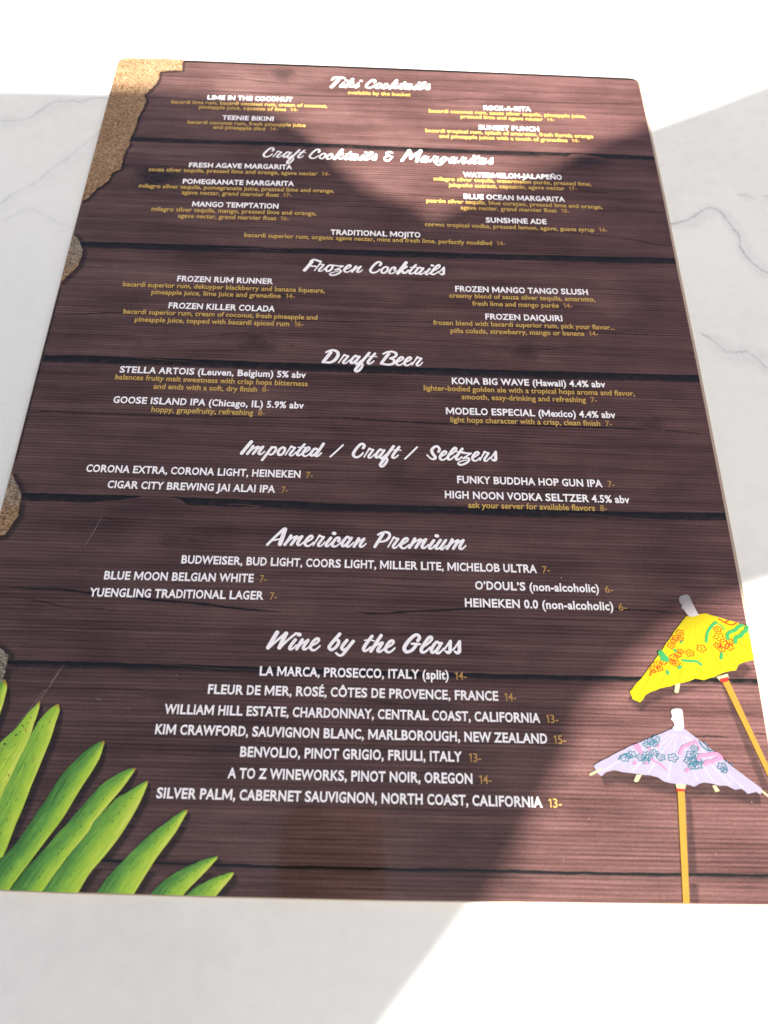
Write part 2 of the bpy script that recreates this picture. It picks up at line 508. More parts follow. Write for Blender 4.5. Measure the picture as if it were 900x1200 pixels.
# plank gaps, cracks and knots of the printed wood
grain = MB()
zc = [Z0 + 0.000050]
def nz(step=0.6e-6):
    zc[0] += step
    return zc[0]
def inside_x(y):
    """left and right end of the print at height y of the sheet"""
    xs = []
    for a, b in zip(OUT, OUT[1:] + OUT[:1]):
        if (a.y - y) * (b.y - y) <= 0 and a.y != b.y:
            xs.append(a.x + (b.x - a.x) * (y - a.y) / (b.y - a.y))
    return min(xs), max(xs)
GAPS = [  # photo pixels along the middle of each gap, thickness in mm, dark upper line
    ([(150, 163), (210, 165.5), (300, 168), (430, 173), (560, 178.5), (680, 182), (765, 186)], 2.6),
    ([(80, 286), (100, 287), (240, 291), (400, 296), (560, 301), (680, 304), (792, 306.5)], 3.3),
    ([(45, 421), (110, 421.5), (230, 426), (380, 431.5), (500, 435.5), (650, 440), (820, 444)], 3.4),
    ([(6, 582), (40, 582.5), (150, 586), (300, 591), (420, 595.5), (560, 599.5), (640, 602), (760, 605), (852, 606)], 3.0),
    ([(0, 777), (40, 778.5), (150, 781), (300, 785.5), (450, 790), (560, 793), (700, 796), (890, 799.5)], 1.9),
    ([(-105, 1005), (0, 1007.5), (110, 1010), (290, 1016), (420, 1019.5), (560, 1022), (740, 1026), (900, 1027.5), (930, 1028)], 2.2),
]
for gi, (pts, th) in enumerate(GAPS):
    P = unl(pts)
    xl, xr = inside_x(P[0].y)[0], inside_x(P[-1].y)[1]
    P[0].x, P[-1].x = xl, xr
    line = catmull([(p.x, p.y) for p in P], 24)
    rnd = random.Random(gi)
    w1 = w2 = 0.0
    V, I, Fc = [], [], []
    for i, (a, b) in enumerate(line):
        w1 = w1 * 0.8 + rnd.uniform(-1, 1) * 0.00010
        w2 = w2 * 0.7 + rnd.uniform(-1, 1) * 0.00018
        h = th * 0.0006
        a = min(max(a, xl), xr)
        prof = ((h * 1.12 + w1, 0.0), (h + w1, 1.0), (h * 0.35 + w1, 0.92), (-h * 0.75 + w2, 0.80), (-h * 1.15 + w2, 0.0))
        if gi == 5: prof = ((h * 0.75 + w1, 0.0), (h * 0.6 + w1, 1.15), (h * 0.1 + w1, 1.0), (-h * 0.2 + w2, 0.45), (-h * 1.6 + w2, 0.0))
        if gi == 4: prof = ((h * 1.2 + w1, 0.0), (h + w1, 1.0), (h * 0.1 + w1, 1.0), (-h * 0.6 + w2, 0.6), (-h * 1.5 + w2, 0.0))
        for o, k in prof:
            V.append((a, b + o, Z0 + 0.000048)); I.append(k * (0.95 + 0.1 * rnd.random()))
    n = 5
    for i in range(len(line) - 1):
        for j in range(n - 1):
            q = i * n + j
            Fc.append((q + 1, q + n + 1, q + n, q))
    grain.add(V, Fc, I)
# dark line where the top plank is cut off by the edge of the print
edge = [un(216, 71.6), un(420, 79.2), un(480, 81.6), un(738, 92.6), un(746, 95.5)]
ribbon(grain, catmull([(p.x, p.y, 0.0010) for p in edge], 8), nz(), 1.1, 0.6)
ribbon(grain, catmull([(p.x + 0.0003, p.y, 0.0005) for p in unl([(70, 338), (48.4, 420), (17.6, 540)])], 8), nz(), 0.7, 0.2)
CRACKS = [  # photo pixels, half width in mm, strength
    ([(180, 103), (234, 106), (296, 109), (350, 112), (430, 113.5), (480, 116), (520, 117.5), (560, 116), (640, 120), (752, 122)], .45, .6),
    ([(178, 88), (200, 89), (260, 91), (330, 97), (380, 100)], .4, .4), ([(560, 100), (640, 108), (750, 110)], .35, .35),
    ([(250, 88), (275, 90), (300, 95), (330, 98)], .35, .5), ([(400, 90), (470, 92), (560, 95), (640, 95)], .3, .3),
    ([(150, 214), (190, 218), (215, 226), (260, 228), (330, 226), (383, 227), (420, 230), (500, 234)], .5, .55),
    ([(590, 205), (640, 215), (700, 222), (770, 228)], .35, .45), ([(690, 247), (735, 246), (765, 248), (781, 249)], .4, .6),
    ([(600, 268), (680, 274), (735, 280), (752, 283), (770, 287), (789, 288)], .5, .6), ([(90, 250), (180, 262), (260, 268), (380, 262)], .35, .4),
    ([(62, 368.5), (100, 368), (133, 366.5), (190, 367), (250, 371), (330, 375), (420, 377), (510, 378), (560, 380), (627, 385), (720, 391), (809, 394)], .45, .75),
    ([(227, 395), (265, 392), (300, 389), (340, 391), (413, 392)], .35, .55), ([(480, 398), (540, 402), (590, 407), (640, 409), (700, 404)], .35, .55),
    ([(270, 402), (300, 396), (330, 400), (350, 408)], .3, .55), ([(575, 420), (600, 412), (625, 404), (650, 410)], .3, .5),
    ([(60, 345), (150, 352), (220, 350)], .3, .3), ([(640, 340), (720, 345), (800, 349)], .3, .35),
    ([(29, 484), (40, 483), (60, 482.5), (120, 485), (200, 487), (310, 489), (400, 490), (470, 494), (530, 497), (640, 499), (700, 501), (767, 504), (838, 509.5)], .5, .75),
    ([(40, 460), (90, 463), (140, 462)], .3, .4), ([(720, 470), (770, 471), (828, 474)], .3, .45), ([(560, 516), (640, 520), (740, 524), (800, 522)], .3, .3),
    ([(260, 545), (320, 552), (380, 550), (420, 556)], .3, .3), ([(60, 555), (90, 556), (130, 560)], .3, .35), ([(600, 545), (700, 548), (820, 556)], .3, .35),
    ([(0, 688), (40, 689), (75, 691), (105, 695), (140, 697), (170, 702), (205, 705), (240, 708), (275, 713), (300, 715), (330, 717)], .55, .95),
    ([(0, 700), (40, 703), (80, 712), (110, 713), (140, 716)], .35, .6), ([(0, 735), (60, 736), (110, 737), (170, 737), (260, 740)], .3, .45),
    ([(416, 717), (440, 719), (480, 717), (520, 715), (560, 713), (600, 712)], .5, .9), ([(600, 708), (680, 712), (760, 716), (800, 719), (875, 721)], .4, .7),
    ([(760, 702), (800, 706), (830, 707), (866, 708)], .4, .65), ([(790, 688), (830, 689), (868, 690)], .35, .6), ([(600, 725), (680, 727), (760, 729)], .3, .4),
    ([(190, 630), (220, 632), (250, 637)], .4, .5), ([(440, 655), (520, 660), (600, 662)], .3, .35), ([(620, 640), (720, 646), (830, 650)], .3, .4),
    ([(330, 737), (380, 742), (430, 744), (520, 743), (600, 746)], .35, .6), ([(600, 752), (680, 755), (720, 758)], .3, .45),
    ([(160, 815), (190, 816), (230, 818)], .35, .4), ([(430, 822), (470, 825), (520, 823), (560, 826)], .4, .6), ([(60, 820), (110, 822), (160, 822)], .3, .35),
    ([(230, 868), (270, 876), (300, 872)], .3, .35), ([(180, 880), (240, 878), (330, 882)], .3, .3), ([(500, 868), (560, 872), (640, 868)], .3, .3),
    ([(770, 866), (815.7, 863.5), (836, 863), (853, 864)], .4, .7), ([(884.7, 859.5), (899, 861)], .45, .7), ([(740, 838), (800, 842)], .3, .3), ([(858, 894), (875, 896), (890, 894)], .4, .5),
    ([(700, 966), (760, 970), (850, 972)], .3, .3), ([(300, 980), (380, 984), (460, 982)], .3, .35), ([(640, 1000), (740, 1003), (800, 1004)], .3, .3),
    ([(180, 960), (260, 966), (330, 963)], .3, .3), ([(600, 1040), (606, 1050), (612, 1038), (616, 1048)], .25, .6), ([(594, 1034), (610, 1037), (624, 1034)], .25, .5),
    ([(330, 1040), (420, 1042), (500, 1043)], .3, .35), ([(450, 566), (455, 556), (462, 553), (468, 558)], .25, .5),
]
for ci, (pts, w, k) in enumerate(CRACKS):
    rnd = random.Random(ci + 31)
    line = catmull([(*un(a, b), 0) for a, b in pts], 8)
    out = []; wv = 1.0; N = len(line)
    for i, (a, b, _) in enumerate(line):
        wv = 0.7 * wv + 0.3 * rnd.uniform(0.35, 1.7)
        f = min(1, i / 8 + 0.15, (N - 1 - i) / 8 + 0.15)
        out.append((a, b + rnd.uniform(-1, 1) * 0.00009, w * 0.001 * wv * f))
    ribbon(grain, out, nz(), k, 0.0)
# many hair cracks too thin to place one by one
for i in range(150):
    y = random.uniform(-0.205, 0.20)
    xl, xr = inside_x(y)
    L = random.uniform(0.012, 0.07)
    x = random.uniform(xl + 0.002, max(xl + 0.003, xr - L - 0.002))
    line = []; s = random.uniform(-0.02, 0.02); ph = random.uniform(0, 6)
    N = 14
    for j in range(N + 1):
        t = j / N
        line.append((x + L * t, y + s * L * t + 0.0006 * math.sin(ph + 5 * t), random.uniform(.00012, .00028) * min(1, 4 * t + .1, 4 * (1 - t) + .1)))
    ribbon(grain, line, nz(), random.uniform(.18, .5), 0.0)
KNOTS = [(332, 87, .007, .0065, .45), (183, 209, .013, .010, .75), (690, 190, .014, .005, .6), (301, 404, .009, .006, .5), (615, 413, .007, .006, .5),
         (764, 498, .006, .004, .45), (462, 555, .007, .006, .30), (608, 1042, .006, .0033, .30), (200, 632, .005, .003, .4), (395, 640, .008, .005, .3), (510, 826, .012, .004, .4), (165, 598, .02, .006, .25)]
for ki, (px, py, rx, ry, k) in enumerate(KNOTS):
    c = un(px, py); rnd = random.Random(ki)
    V, I, Fc = [(c.x, c.y, nz())], [k], []
    S = 36
    for r_i, (fr, kk) in enumerate(((.35, k), (.6, k * .75), (1.0, 0.0))):
        for j in range(S):
            a = 2 * math.pi * j / S
            jr = fr * (1 + 0.18 * math.sin(3 * a + ki) + rnd.uniform(-.06, .06))
            V.append((c.x + rx * jr * math.cos(a), c.y + ry * jr * math.sin(a), zc[0])); I.append(kk)
    for j in range(S): Fc.append((0, 1 + j, 1 + (j + 1) % S))
    for r_i in range(2):
        for j in range(S):
            a, b = 1 + r_i * S + j, 1 + r_i * S + (j + 1) % S
            Fc.append((a, a + S, b + S, b))
    grain.add(V, Fc, I)
    for e in range(4):
        fr = .28 + .2 * e
        line = [(c.x + rx * fr * math.cos(a), c.y + ry * fr * math.sin(a), 0.00018 * rnd.uniform(.5, 1.4)) for a in [rnd.uniform(0, 6) + t * .22 for t in range(0)] or [e + t * .25 for t in range(20)]]
        ribbon(grain, line, nz(), k * .8, 0.0)
def keep_on_board(mb):
    """the print ends at the edge of the sheet"""
    bot = sorted(unl([(-113, 1037.6)] + BOTTOM[:-1] + [(934.3, 1060.4)]), key=lambda v: v.x)
    top = sorted(unl([(139.8, 68.4)] + TOP + [(747.5, 92.4)]), key=lambda v: v.x)
    def at(line, x):
        for a, b in zip(line, line[1:]):
            if a.x <= x <= b.x: return a.y + (b.y - a.y) * (x - a.x) / (b.x - a.x)
        return line[0].y if x < line[0].x else line[-1].y
    for i, (x, y, z) in enumerate(mb.v):
        y = max(at(bot, x) + 0.0001, min(at(top, x) - 0.0001, y))
        xl, xr = inside_x(min(max(y, OUT_Y[0] + 0.0003), OUT_Y[1] - 0.0003))
        mb.v[i] = (min(max(x, xl + 0.0001), xr - 0.0001), y, z)
OUT_Y = (min(p.y for p in OUT), max(p.y for p in OUT))


# small white specks and scratches on the film
specks = MB()
for px, py, r in [(151, 831, .25), (207, 791, .3), (657.5, 677.5, .5), (410, 87, .3), (330, 118, .3), (605, 937, .25), (838, 1001, .2), (660, 1008, .2), (560, 735, .2), (443, 122, .3), (52, 810, .35), (750, 640, .18), (690, 960, .2), (880, 940, .25), (412, 678, .2), (255, 568, .2)]:
    c = un(px, py)
    specks.poly([(c.x + r * .0006 * math.cos(a), c.y + r * .0006 * math.sin(a)) for a in [i * math.pi / 3 for i in range(6)]], Z0 + 0.00047)
for a, b in [((20, 850), (50, 812)), ((60, 800), (70, 785)), ((112, 818), (118, 822)), ((100, 640), (120, 605)), ((40, 830), (75, 780))]:
    p, q = un(*a), un(*b)
    stroke(specks, [(p.x, p.y, .00004), ((p.x + q.x) / 2 + .0003, (p.y + q.y) / 2, .00006), (q.x, q.y, .00003)], Z0 + 0.00048)


# ------------------------------------------------------------------ torn bark pieces printed along the left edge
Z1 = Z0 + 0.00040
_zs = [Z0 + 3.0e-6]
def nsh():
    _zs[0] += 0.7e-6
    return _zs[0]
soft = MB()
b1 = zoom(90, 60, 6.4286)([(800, 64), (795, 150), (720, 150), (650, 155), (625, 165), (622, 210), (600, 250), (560, 290), (510, 335), (525, 380), (500, 440), (465, 500), (440, 590), (395, 680), (405, 702), (370, 750), (350, 810), (335, 890), (300, 908), (270, 920), (240, 980), (200, 1012), (150, 1040), (90, 1110), (42, 1140)])
b2 = [(86, 276)] + zoom(60, 280, 15)([(470, 0), (520, 90), (548, 180), (548, 280), (520, 380), (480, 480), (400, 560), (300, 650), (200, 755), (168, 772)])
b3 = zoom(0, 540, 15)([(205, 235), (270, 360), (330, 470), (375, 570), (370, 700), (345, 850), (330, 970), (250, 1080), (170, 1200)]) + [(6, 627), (-6, 629)]
b4 = [(-52, 805), (-45, 776), (-25, 762), (-8, 757), (0, 759.6), (10.4, 768), (8.75, 776), (5.4, 792), (3, 800), (-20, 815), (-54, 815)]
def edge_between(p, q):
    """points of the sheet's left edge between two heights (top to bottom)"""
    return [e for e in OUT if e.x < 0 and min(p.y, q.y) < e.y < max(p.y, q.y) and abs(e.x - inside_x(e.y)[0]) < 1e-5]
def bark_piece(pts, name='bark_patch', greys=None):
    P = unl(pts)
    L = [tuple(p) for p in P]
    # ragged torn edge
    rnd = random.Random(len(pts)); R = []
    for a, b in zip(L, L[1:]):
        n = max(2, int(math.dist(a, b) / 0.0012))
        for i in range(n):
            t = i / n
            j = 0.00022 if i else 0.0
            R.append((a[0] + (b[0] - a[0]) * t + rnd.uniform(-j, j), a[1] + (b[1] - a[1]) * t + rnd.uniform(-j, j)))
    R.append(L[-1])
    if greys is not None:                      # back along the sheet's own edge
        top, bot = P[0], P[-1]
        e = edge_between(top, bot)
        e.sort(key=lambda v: v.y)
        if top.x > inside_x(min(top.y, 0.2))[0] + 0.01:          # the corner piece also follows the top edge
            e = [o for o in OUT if (o.x < -0.105 and o.y > bot.y)]
            e.sort(key=lambda v: math.atan2(v.y - 0.13, v.x + 0.08) % (2 * math.pi), reverse=True)
        xl = inside_x(bot.y)[0]
        R = R[:-1] + [(xl, bot.y)] + [tuple(v) for v in e]
        if top.x <= inside_x(min(top.y, 0.2))[0] + 0.01:
            R.append((inside_x(top.y)[0], top.y))
    mb = MB()
    mb.poly(R, Z1)
    if greys:
        ys = [p[1] for p in R]; y0, y1 = min(ys), max(ys); xs = [p[0] for p in R]; x0, x1 = min(xs), max(xs)
        mb.ink = [max(0, min(1, greys[0] + greys[1] * (v[1] - y0) / (y1 - y0) + greys[2] * (v[0] - x0) / (x1 - x0))) for v in mb.v]
    for i, pr in enumerate(R[:-1]):
        pass
    return mb.build(name, BARK, sheet), R
for b, gr in ((b1, (0, 0, .12)), (b2, (-1.0, 1.8, .5)), (b3, (-1.2, 1.9, .6)), (b4, (0.2, .5, .6))):
    o, R = bark_piece(b, greys=gr)
    P = unl(b)
    line = [(p.x + 0.0004, p.y - 0.0003, 0.0024 if b is not b1 else 0.0013) for p in P]
    ribbon(soft, line, nsh(), 0.6, 0.0)

# ------------------------------------------------------------------ printed palm leaves
LAYER = [0.0]
def blade(left, right, name='palm_leaf', mid=0.5, gain=1.0, base=0.0):
    """a leaf between its left and right edge, both from tip to foot"""
    def res(pts, n=28):
        P = catmull([tuple(p) for p in unl(pts)], 8)
        d = [0]
        for a, b in zip(P, P[1:]): d.append(d[-1] + math.dist(a, b))
        out, k = [], 0
        for i in range(n + 1):
            s = d[-1] * i / n
            while k < len(d) - 2 and d[k + 1] < s: k += 1
            t = (s - d[k]) / max(1e-9, d[k + 1] - d[k])
            out.append((P[k][0] + (P[k + 1][0] - P[k][0]) * t, P[k][1] + (P[k + 1][1] - P[k][1]) * t))
        return out
    A, B = res(left), res(right)
    LAYER[0] += 1.5e-6; lz = LAYER[0]
    mb = MB(); C = 8; al = []
    rnd = random.Random(len(left) * 7 + int(left[0][0]))
    V, I, Fc = [], [], []
    for i, (a, b) in enumerate(zip(A, B)):
        j = 0.00012 if 0 < i < len(A) - 1 else 0
        a = (a[0] + rnd.uniform(-j, j), a[1] + rnd.uniform(-j, j))
        for c in range(C + 1):
            t = c / C
            V.append((a[0] + (b[0] - a[0]) * t, a[1] + (b[1] - a[1]) * t, Z1 + 0.00002 + lz))
            I.append(base + gain * (0.14 + 0.34 * (t / mid) if t < mid else 0.58 + 0.44 * (t - mid) / (1 - mid)))
            al.append(1 - i / (len(A) - 1))
    for i in range(len(A) - 1):
        for c in range(C):
            q = i * (C + 1) + c
            Fc.append((q, q + C + 1, q + C + 2, q + 1))
    f2 = []
    for f in Fc:
        a, b, c = V[f[0]], V[f[1]], V[f[2]]
        f2.append(f if (b[0] - a[0]) * (c[1] - a[1]) - (b[1] - a[1]) * (c[0] - a[0]) > 0 else f[::-1])
    mb.add(V, f2, I)
    o = mb.build(name, LEAF, sheet)
    at = o.data.attributes.new('along', 'FLOAT', 'POINT'); at.data.foreach_set('value', al)
    # printed dashes along the midrib
    dm = MB()
    for i in range(3, len(A) - 2, 1):
        if rnd.random() < 0.45: continue
        for m_ in ((mid,) if rnd.random() < .75 else (mid * .55,)):
            p = [A[i][k] + (B[i][k] - A[i][k]) * m_ for k in (0, 1)]
            q = [A[i + 1][k] + (B[i + 1][k] - A[i + 1][k]) * m_ for k in (0, 1)]
            q = [p[k] + (q[k] - p[k]) * rnd.uniform(.25, .6) for k in (0, 1)]
            stroke(dm, [(p[0], p[1], .00009), (q[0], q[1], .00013)], Z1 + 0.000024 + lz + i * 2e-8)
    dm.build('rib_mark', DASH, o)
    # printed shadow to the lower right of the blade
    for k, p in enumerate(B[:-1]): pass
    ribbon(soft, [(p[0] + 0.0006, p[1] - 0.0006, 0.0022 * min(1, .2 + i / 5)) for i, p in enumerate(B)], nsh(), 0.7, 0.0)
    return o
DASH = ink_material('leaf_dark_ink', (0.05, 0.13, 0.02), .2)
zl = zoom(0, 790, 3.2143)
za = zoom(0, 780, 6.667)
blade([(6, 796), (-2, 806), (-20, 850), (-45, 900), (-70, 950)], [(9, 803), (8, 810), (4, 826), (0, 838), (-8, 862), (-20, 905), (-35, 960)])
blade(za([(310, 282), (265, 330), (205, 392), (150, 470), (95, 520), (40, 572), (0, 610)]) + [(-30, 912), (-70, 975)],
      za([(318, 288), (300, 370), (265, 470), (242, 545), (180, 700), (100, 860), (0, 1080)]) + [(-30, 1000), (-45, 1036)], gain=.55, base=.42)
blade(za([(455, 302), (430, 305), (365, 370), (300, 440), (255, 530), (235, 570), (150, 740), (60, 920), (0, 1050)]) + [(-20, 975), (-50, 1036)],
      za([(462, 306), (468, 360), (440, 440), (400, 570), (340, 720), (290, 840), (240, 960), (200, 1070), (120, 1260), (33, 1480), (0, 1500)]) + [(-12, 1042)], gain=.6, base=.33, mid=.62)
blade(zl([(393, 252), (375, 256), (320, 293), (240, 372), (190, 450), (130, 540), (60, 640), (0, 702)]) + [(-25, 1041)],
      zl([(395, 258), (370, 330), (300, 440), (240, 540), (180, 620), (120, 700), (60, 780), (36, 814)]), mid=.55, base=-.12)
blade(zl([(511, 354), (490, 358), (430, 385), (370, 430), (310, 500), (230, 590), (150, 680), (80, 760), (40, 815)]),
      zl([(512, 358), (470, 420), (420, 480), (362, 550), (330, 600), (270, 670), (210, 750), (160, 820)]), mid=.6)
blade(zl([(557, 401), (540, 408), (480, 447), (435, 470), (425, 484), (400, 510), (358, 552), (330, 602), (270, 672), (210, 752), (158, 820)]),
      zl([(558, 406), (555, 420), (520, 500), (460, 600), (400, 680), (340, 750), (295, 824)]), base=.12, gain=.9)
blade(zl([(706, 511), (690, 516), (640, 550), (560, 610), (490, 680), (420, 750), (362, 824)]),
      zl([(708, 516), (700, 530), (660, 600), (600, 680), (560, 740), (505, 829)]), base=.04)
blade(zl([(820, 685), (800, 690), (740, 710), (660, 750), (600, 795), (565, 831)]),
      zl([(821, 688), (815, 700), (770, 750), (720, 800), (690, 834)]))
blade(zl([(881, 747), (860, 751), (800, 771), (740, 802), (702, 834)]),
      zl([(882, 750), (870, 770), (840, 805), (814, 837)]), base=.25, gain=.8)

# dry brown spots and holes eaten into the first blades
spot = MB()
for k, (x, y, a, b, rot) in enumerate([(180, 472, 8, 22, .5), (204, 508, 6, 34, .45), (40, 615, 16, 14, .2), (48, 640, 10, 8, 0), (72, 860, 6, 26, .5), (50, 910, 5, 14, .5), (128, 545, 22, 10, .7), (118, 560, 8, 16, .3), (160, 520, 6, 12, .4), (20, 655, 8, 12, .4), (95, 640, 4, 9, .4), (30, 760, 4, 14, .5), (12, 700, 4, 10, .4), (60, 590, 10, 5, .2)]):
    cx, cy = za([(x, y)])[0]
    ring = []
    for i in range(14):
        t = i * 2 * math.pi / 14
        u, v = a * math.cos(t) * (1 + .25 * math.sin(3 * t + k)), b * math.sin(t) * (1 + .2 * math.cos(2 * t + k))
        ring.append((cx + (u * math.cos(rot) - v * math.sin(rot) * -1) / 6.667 * .6, cy + (v * math.cos(rot) - u * math.sin(rot)) / 6.667 * .6))
    spot.poly([tuple(p) for p in unl(ring)], Z1 + 0.00004, 0.0, (0, 1, 0, 2)[k % 4])
spot.build('leaf_blemish', [ink_material('leaf_hole_ink', (0.03, 0.016, 0.010), .2), ink_material('leaf_rust_ink', (0.34, 0.12, 0.012), .3), ink_material('leaf_dry_ink', (0.52, 0.40, 0.05), .2)], sheet)

# ------------------------------------------------------------------ printed cocktail umbrellas
YELLOW = paper_material('yellow_paper_print', (0.25, 0.185, 0.003), (0.28, 0.245, 0.004))
LAVENDER = paper_material('lavender_paper_print', (0.150, 0.135, 0.182), (0.200, 0.186, 0.232))
STICK = ink_material('toothpick_print', (0.22, 0.125, 0.018), .12, 700)
PALE = ink_material('pale_wood_print', (0.27, 0.245, 0.14), .06)
TIPM = ink_material('white_tip_print', (0.28, 0.26, 0.255), .08, 300)
RED = ink_material('red_band_print', (0.24, 0.018, 0.012), .08)
ORANGE = ink_material('orange_flower_print', (0.20, 0.030, 0.003), .08)
TEAL = ink_material('teal_flower_print', (0.018, 0.070, 0.095), .1)
GREEN = ink_material('green_leaf_print', (0.022, 0.16, 0.045), .1)
PINK = ink_material('pink_leaf_print', (0.25, 0.105, 0.17), .08)

def flat(name, polys, mat, parent, z):
    mb = MB()
    for i, p in enumerate(polys): mb.poly([tuple(v) for v in unl(p)], z + i * 5e-6)
    return mb.build(name, mat, parent)
def clip_right(P):
    return P
zy = zoom(680, 690, 4.0909)
Z2, Z3, Z4, Z5 = Z0 + 0.00043, Z0 + 0.00045, Z0 + 0.00047, Z0 + 0.00049

def canopy(pts, apex, mat):
    P = [tuple(p) for p in unl(pts)]
    # ragged paper edge
    a = un(*apex)
    mb = MB(); rnd = random.Random(3)
    R = []
    for p, q in zip(P, P[1:] + P[:1]):
        n = max(1, int(math.dist(p, q) / 0.0016))
        for i in range(n):
            t = i / n; j = 0.00012 if i else 0
            R.append((p[0] + (q[0] - p[0]) * t + rnd.uniform(-j, j), p[1] + (q[1] - p[1]) * t + rnd.uniform(-j, j)))
    mb.poly(R, Z3)
    mb.ink = [math.atan2(v[0] - a.x, -(v[1] - a.y) + 1e-6) for v in mb.v]
    o = mb.build('printed_umbrella', mat, sheet)
    at = o.data.attributes.new('along', 'FLOAT', 'POINT')
    at.data.foreach_set('value', [math.dist(v[:2], a) * 30 for v in mb.v])
    return o, R
y_can = zy([(505, 135), (560, 124), (600, 120), (700, 150), (799, 180), (812, 240), (830, 343), (790, 352), (757, 365), (745, 393), (690, 402), (640, 425), (590, 440), (550, 432), (520, 445), (470, 456), (430, 470), (380, 480), (340, 495), (312, 510), (300, 530), (285, 546), (250, 532), (235, 495), (300, 420), (350, 350), (400, 280), (450, 205)])
l_can = zy([(440, 672), (500, 674), (560, 720), (650, 790), (720, 850), (800, 910), (868, 960), (862, 988), (840, 975), (800, 985), (785, 970), (770, 960), (740, 965), (700, 945), (660, 945), (630, 935), (590, 930), (570, 935), (545, 950), (515, 940), (480, 937), (440, 935), (400, 925), (370, 905), (330, 895), (280, 890), (240, 885), (200, 880), (160, 870), (120, 882), (100, 900), (85, 890), (62, 850), (150, 800), (250, 750), (350, 710)])
uy, Ry = canopy(y_can, zy([(540, 125)])[0], YELLOW)
ul, Rl = canopy(l_can, zy([(470, 675)])[0], LAVENDER)
def folds(um, apex, ends, ink):
    fm = MB(); a = un(*apex)
    for i, e in enumerate(ends):
        b = un(*e)
        stroke(fm, [(a.x + (b.x - a.x) * t, a.y + (b.y - a.y) * t, 0.00010 + 0.00012 * t) for t in (.12, .5, .97)], Z3 + 4e-6 + i * 1e-6)
    fm.build('fold', ink, um)
folds(uy, zy([(540, 125)])[0], zy([(268, 520), (380, 470), (470, 446), (575, 428), (680, 395), (745, 380), (818, 300)]), ink_material('yellow_fold_ink', (0.225, 0.165, 0.003)))
folds(ul, zy([(470, 675)])[0], zy([(95, 880), (240, 878), (320, 888), (415, 920), (560, 928), (640, 930), (720, 945), (790, 965)]), ink_material('lavender_fold_ink', (0.215, 0.205, 0.245)))
uy['label'] = 'printed yellow paper umbrella with orange flowers'
ul['label'] = 'printed lavender paper umbrella with teal flowers'
ribbon(soft, [(p[0] + 0.0006, p[1] - 0.0012, 0.0030) for p in [tuple(p) for p in unl([y_can[k] for k in (7, 9, 11, 13, 15, 17, 19, 21, 23)])]], nsh(), .55, 0.0)
ribbon(soft, [(p[0] + 0.0012, p[1] - 0.0016, 0.0036) for p in [tuple(p) for p in unl([l_can[k] for k in (8, 10, 13, 16, 19, 22, 25, 28, 31)])]], nsh(), .55, 0.0)
for um, tip, collar, red, stick, ribs, dx in (
    (uy, zy([(470, 47), (478, 38), (495, 31), (512, 30), (521, 37), (540, 80), (556, 110), (566, 128), (540, 136), (520, 135), (507, 120), (496, 104), (483, 95), (486, 80), (474, 68)]),
     zy([(650, 424), (704, 409), (711, 430), (668, 444)]), zy([(664, 434), (709, 425), (706, 446), (674, 452)]),
     zy([(680, 449), (711, 441), (800, 635), (900, 848)]) + [(909.5, 922), (911, 931)] + zy([(930, 968), (895, 895), (790, 675)]),
     [zy([(455, 455), (478, 452), (470, 498), (460, 502), (449, 496)])], -1),
    (ul, zy([(432, 588), (440, 579), (458, 575), (478, 576), (488, 584), (492, 620), (496, 668), (484, 680), (458, 682), (440, 670), (450, 655), (442, 636), (430, 626), (439, 616)]),
     zy([(455, 936), (505, 938), (500, 962), (461, 960)]), zy([(458, 958), (499, 961), (496, 973), (460, 971)]),
     [(793.6, 927.5), (801.8, 927.5), (807.6, 1059.0), (800.0, 1059.0)],
     [zy([(40, 888), (95, 862), (103, 870), (48, 899)]), zy([(255, 922), (268, 892), (293, 893), (276, 926), (262, 928)]),
      zy([(630, 944), (648, 944), (667, 970), (646, 976)]), zy([(856, 968), (866, 963), (905, 994), (898, 1000)])], 1)):
    flat('tip', [tip], TIPM, um, Z4)
    flat('stick', [stick], STICK, um, Z2)
    flat('collar', [collar], PALE, um, Z2 + 0.00001)
    flat('band', [red], RED, um, Z4)
    for r in ribs: flat('rib', [r], PALE, um, Z4 if r is ribs[0] and um is ul else Z2 + 0.000004)
    P = unl(stick)
    if um is ul:
        a, b = un(803.5, 935), un(809.5, 1058)
    else:
        a, b = un(853, 802), un(904, 925)
    w = 0.0019
    ribbon(soft, [(a.x + dx * (.0010 if um is ul else .0017), a.y, w * .6), ((a.x + b.x) / 2 + dx * (.0010 if um is ul else .0018), (a.y + b.y) / 2, w), (b.x + dx * (.0012 if um is ul else .0018), b.y, w)], nsh(), .5, 0)
for part, m_ in ((soft, 0), (specks, 1)):
    grain.add(part.v, part.f, part.ink, m_)
keep_on_board(grain)
grain.build('wood_grain', [WOOD, ink_material('scuffed_film', (0.34, 0.29, 0.27))], sheet)

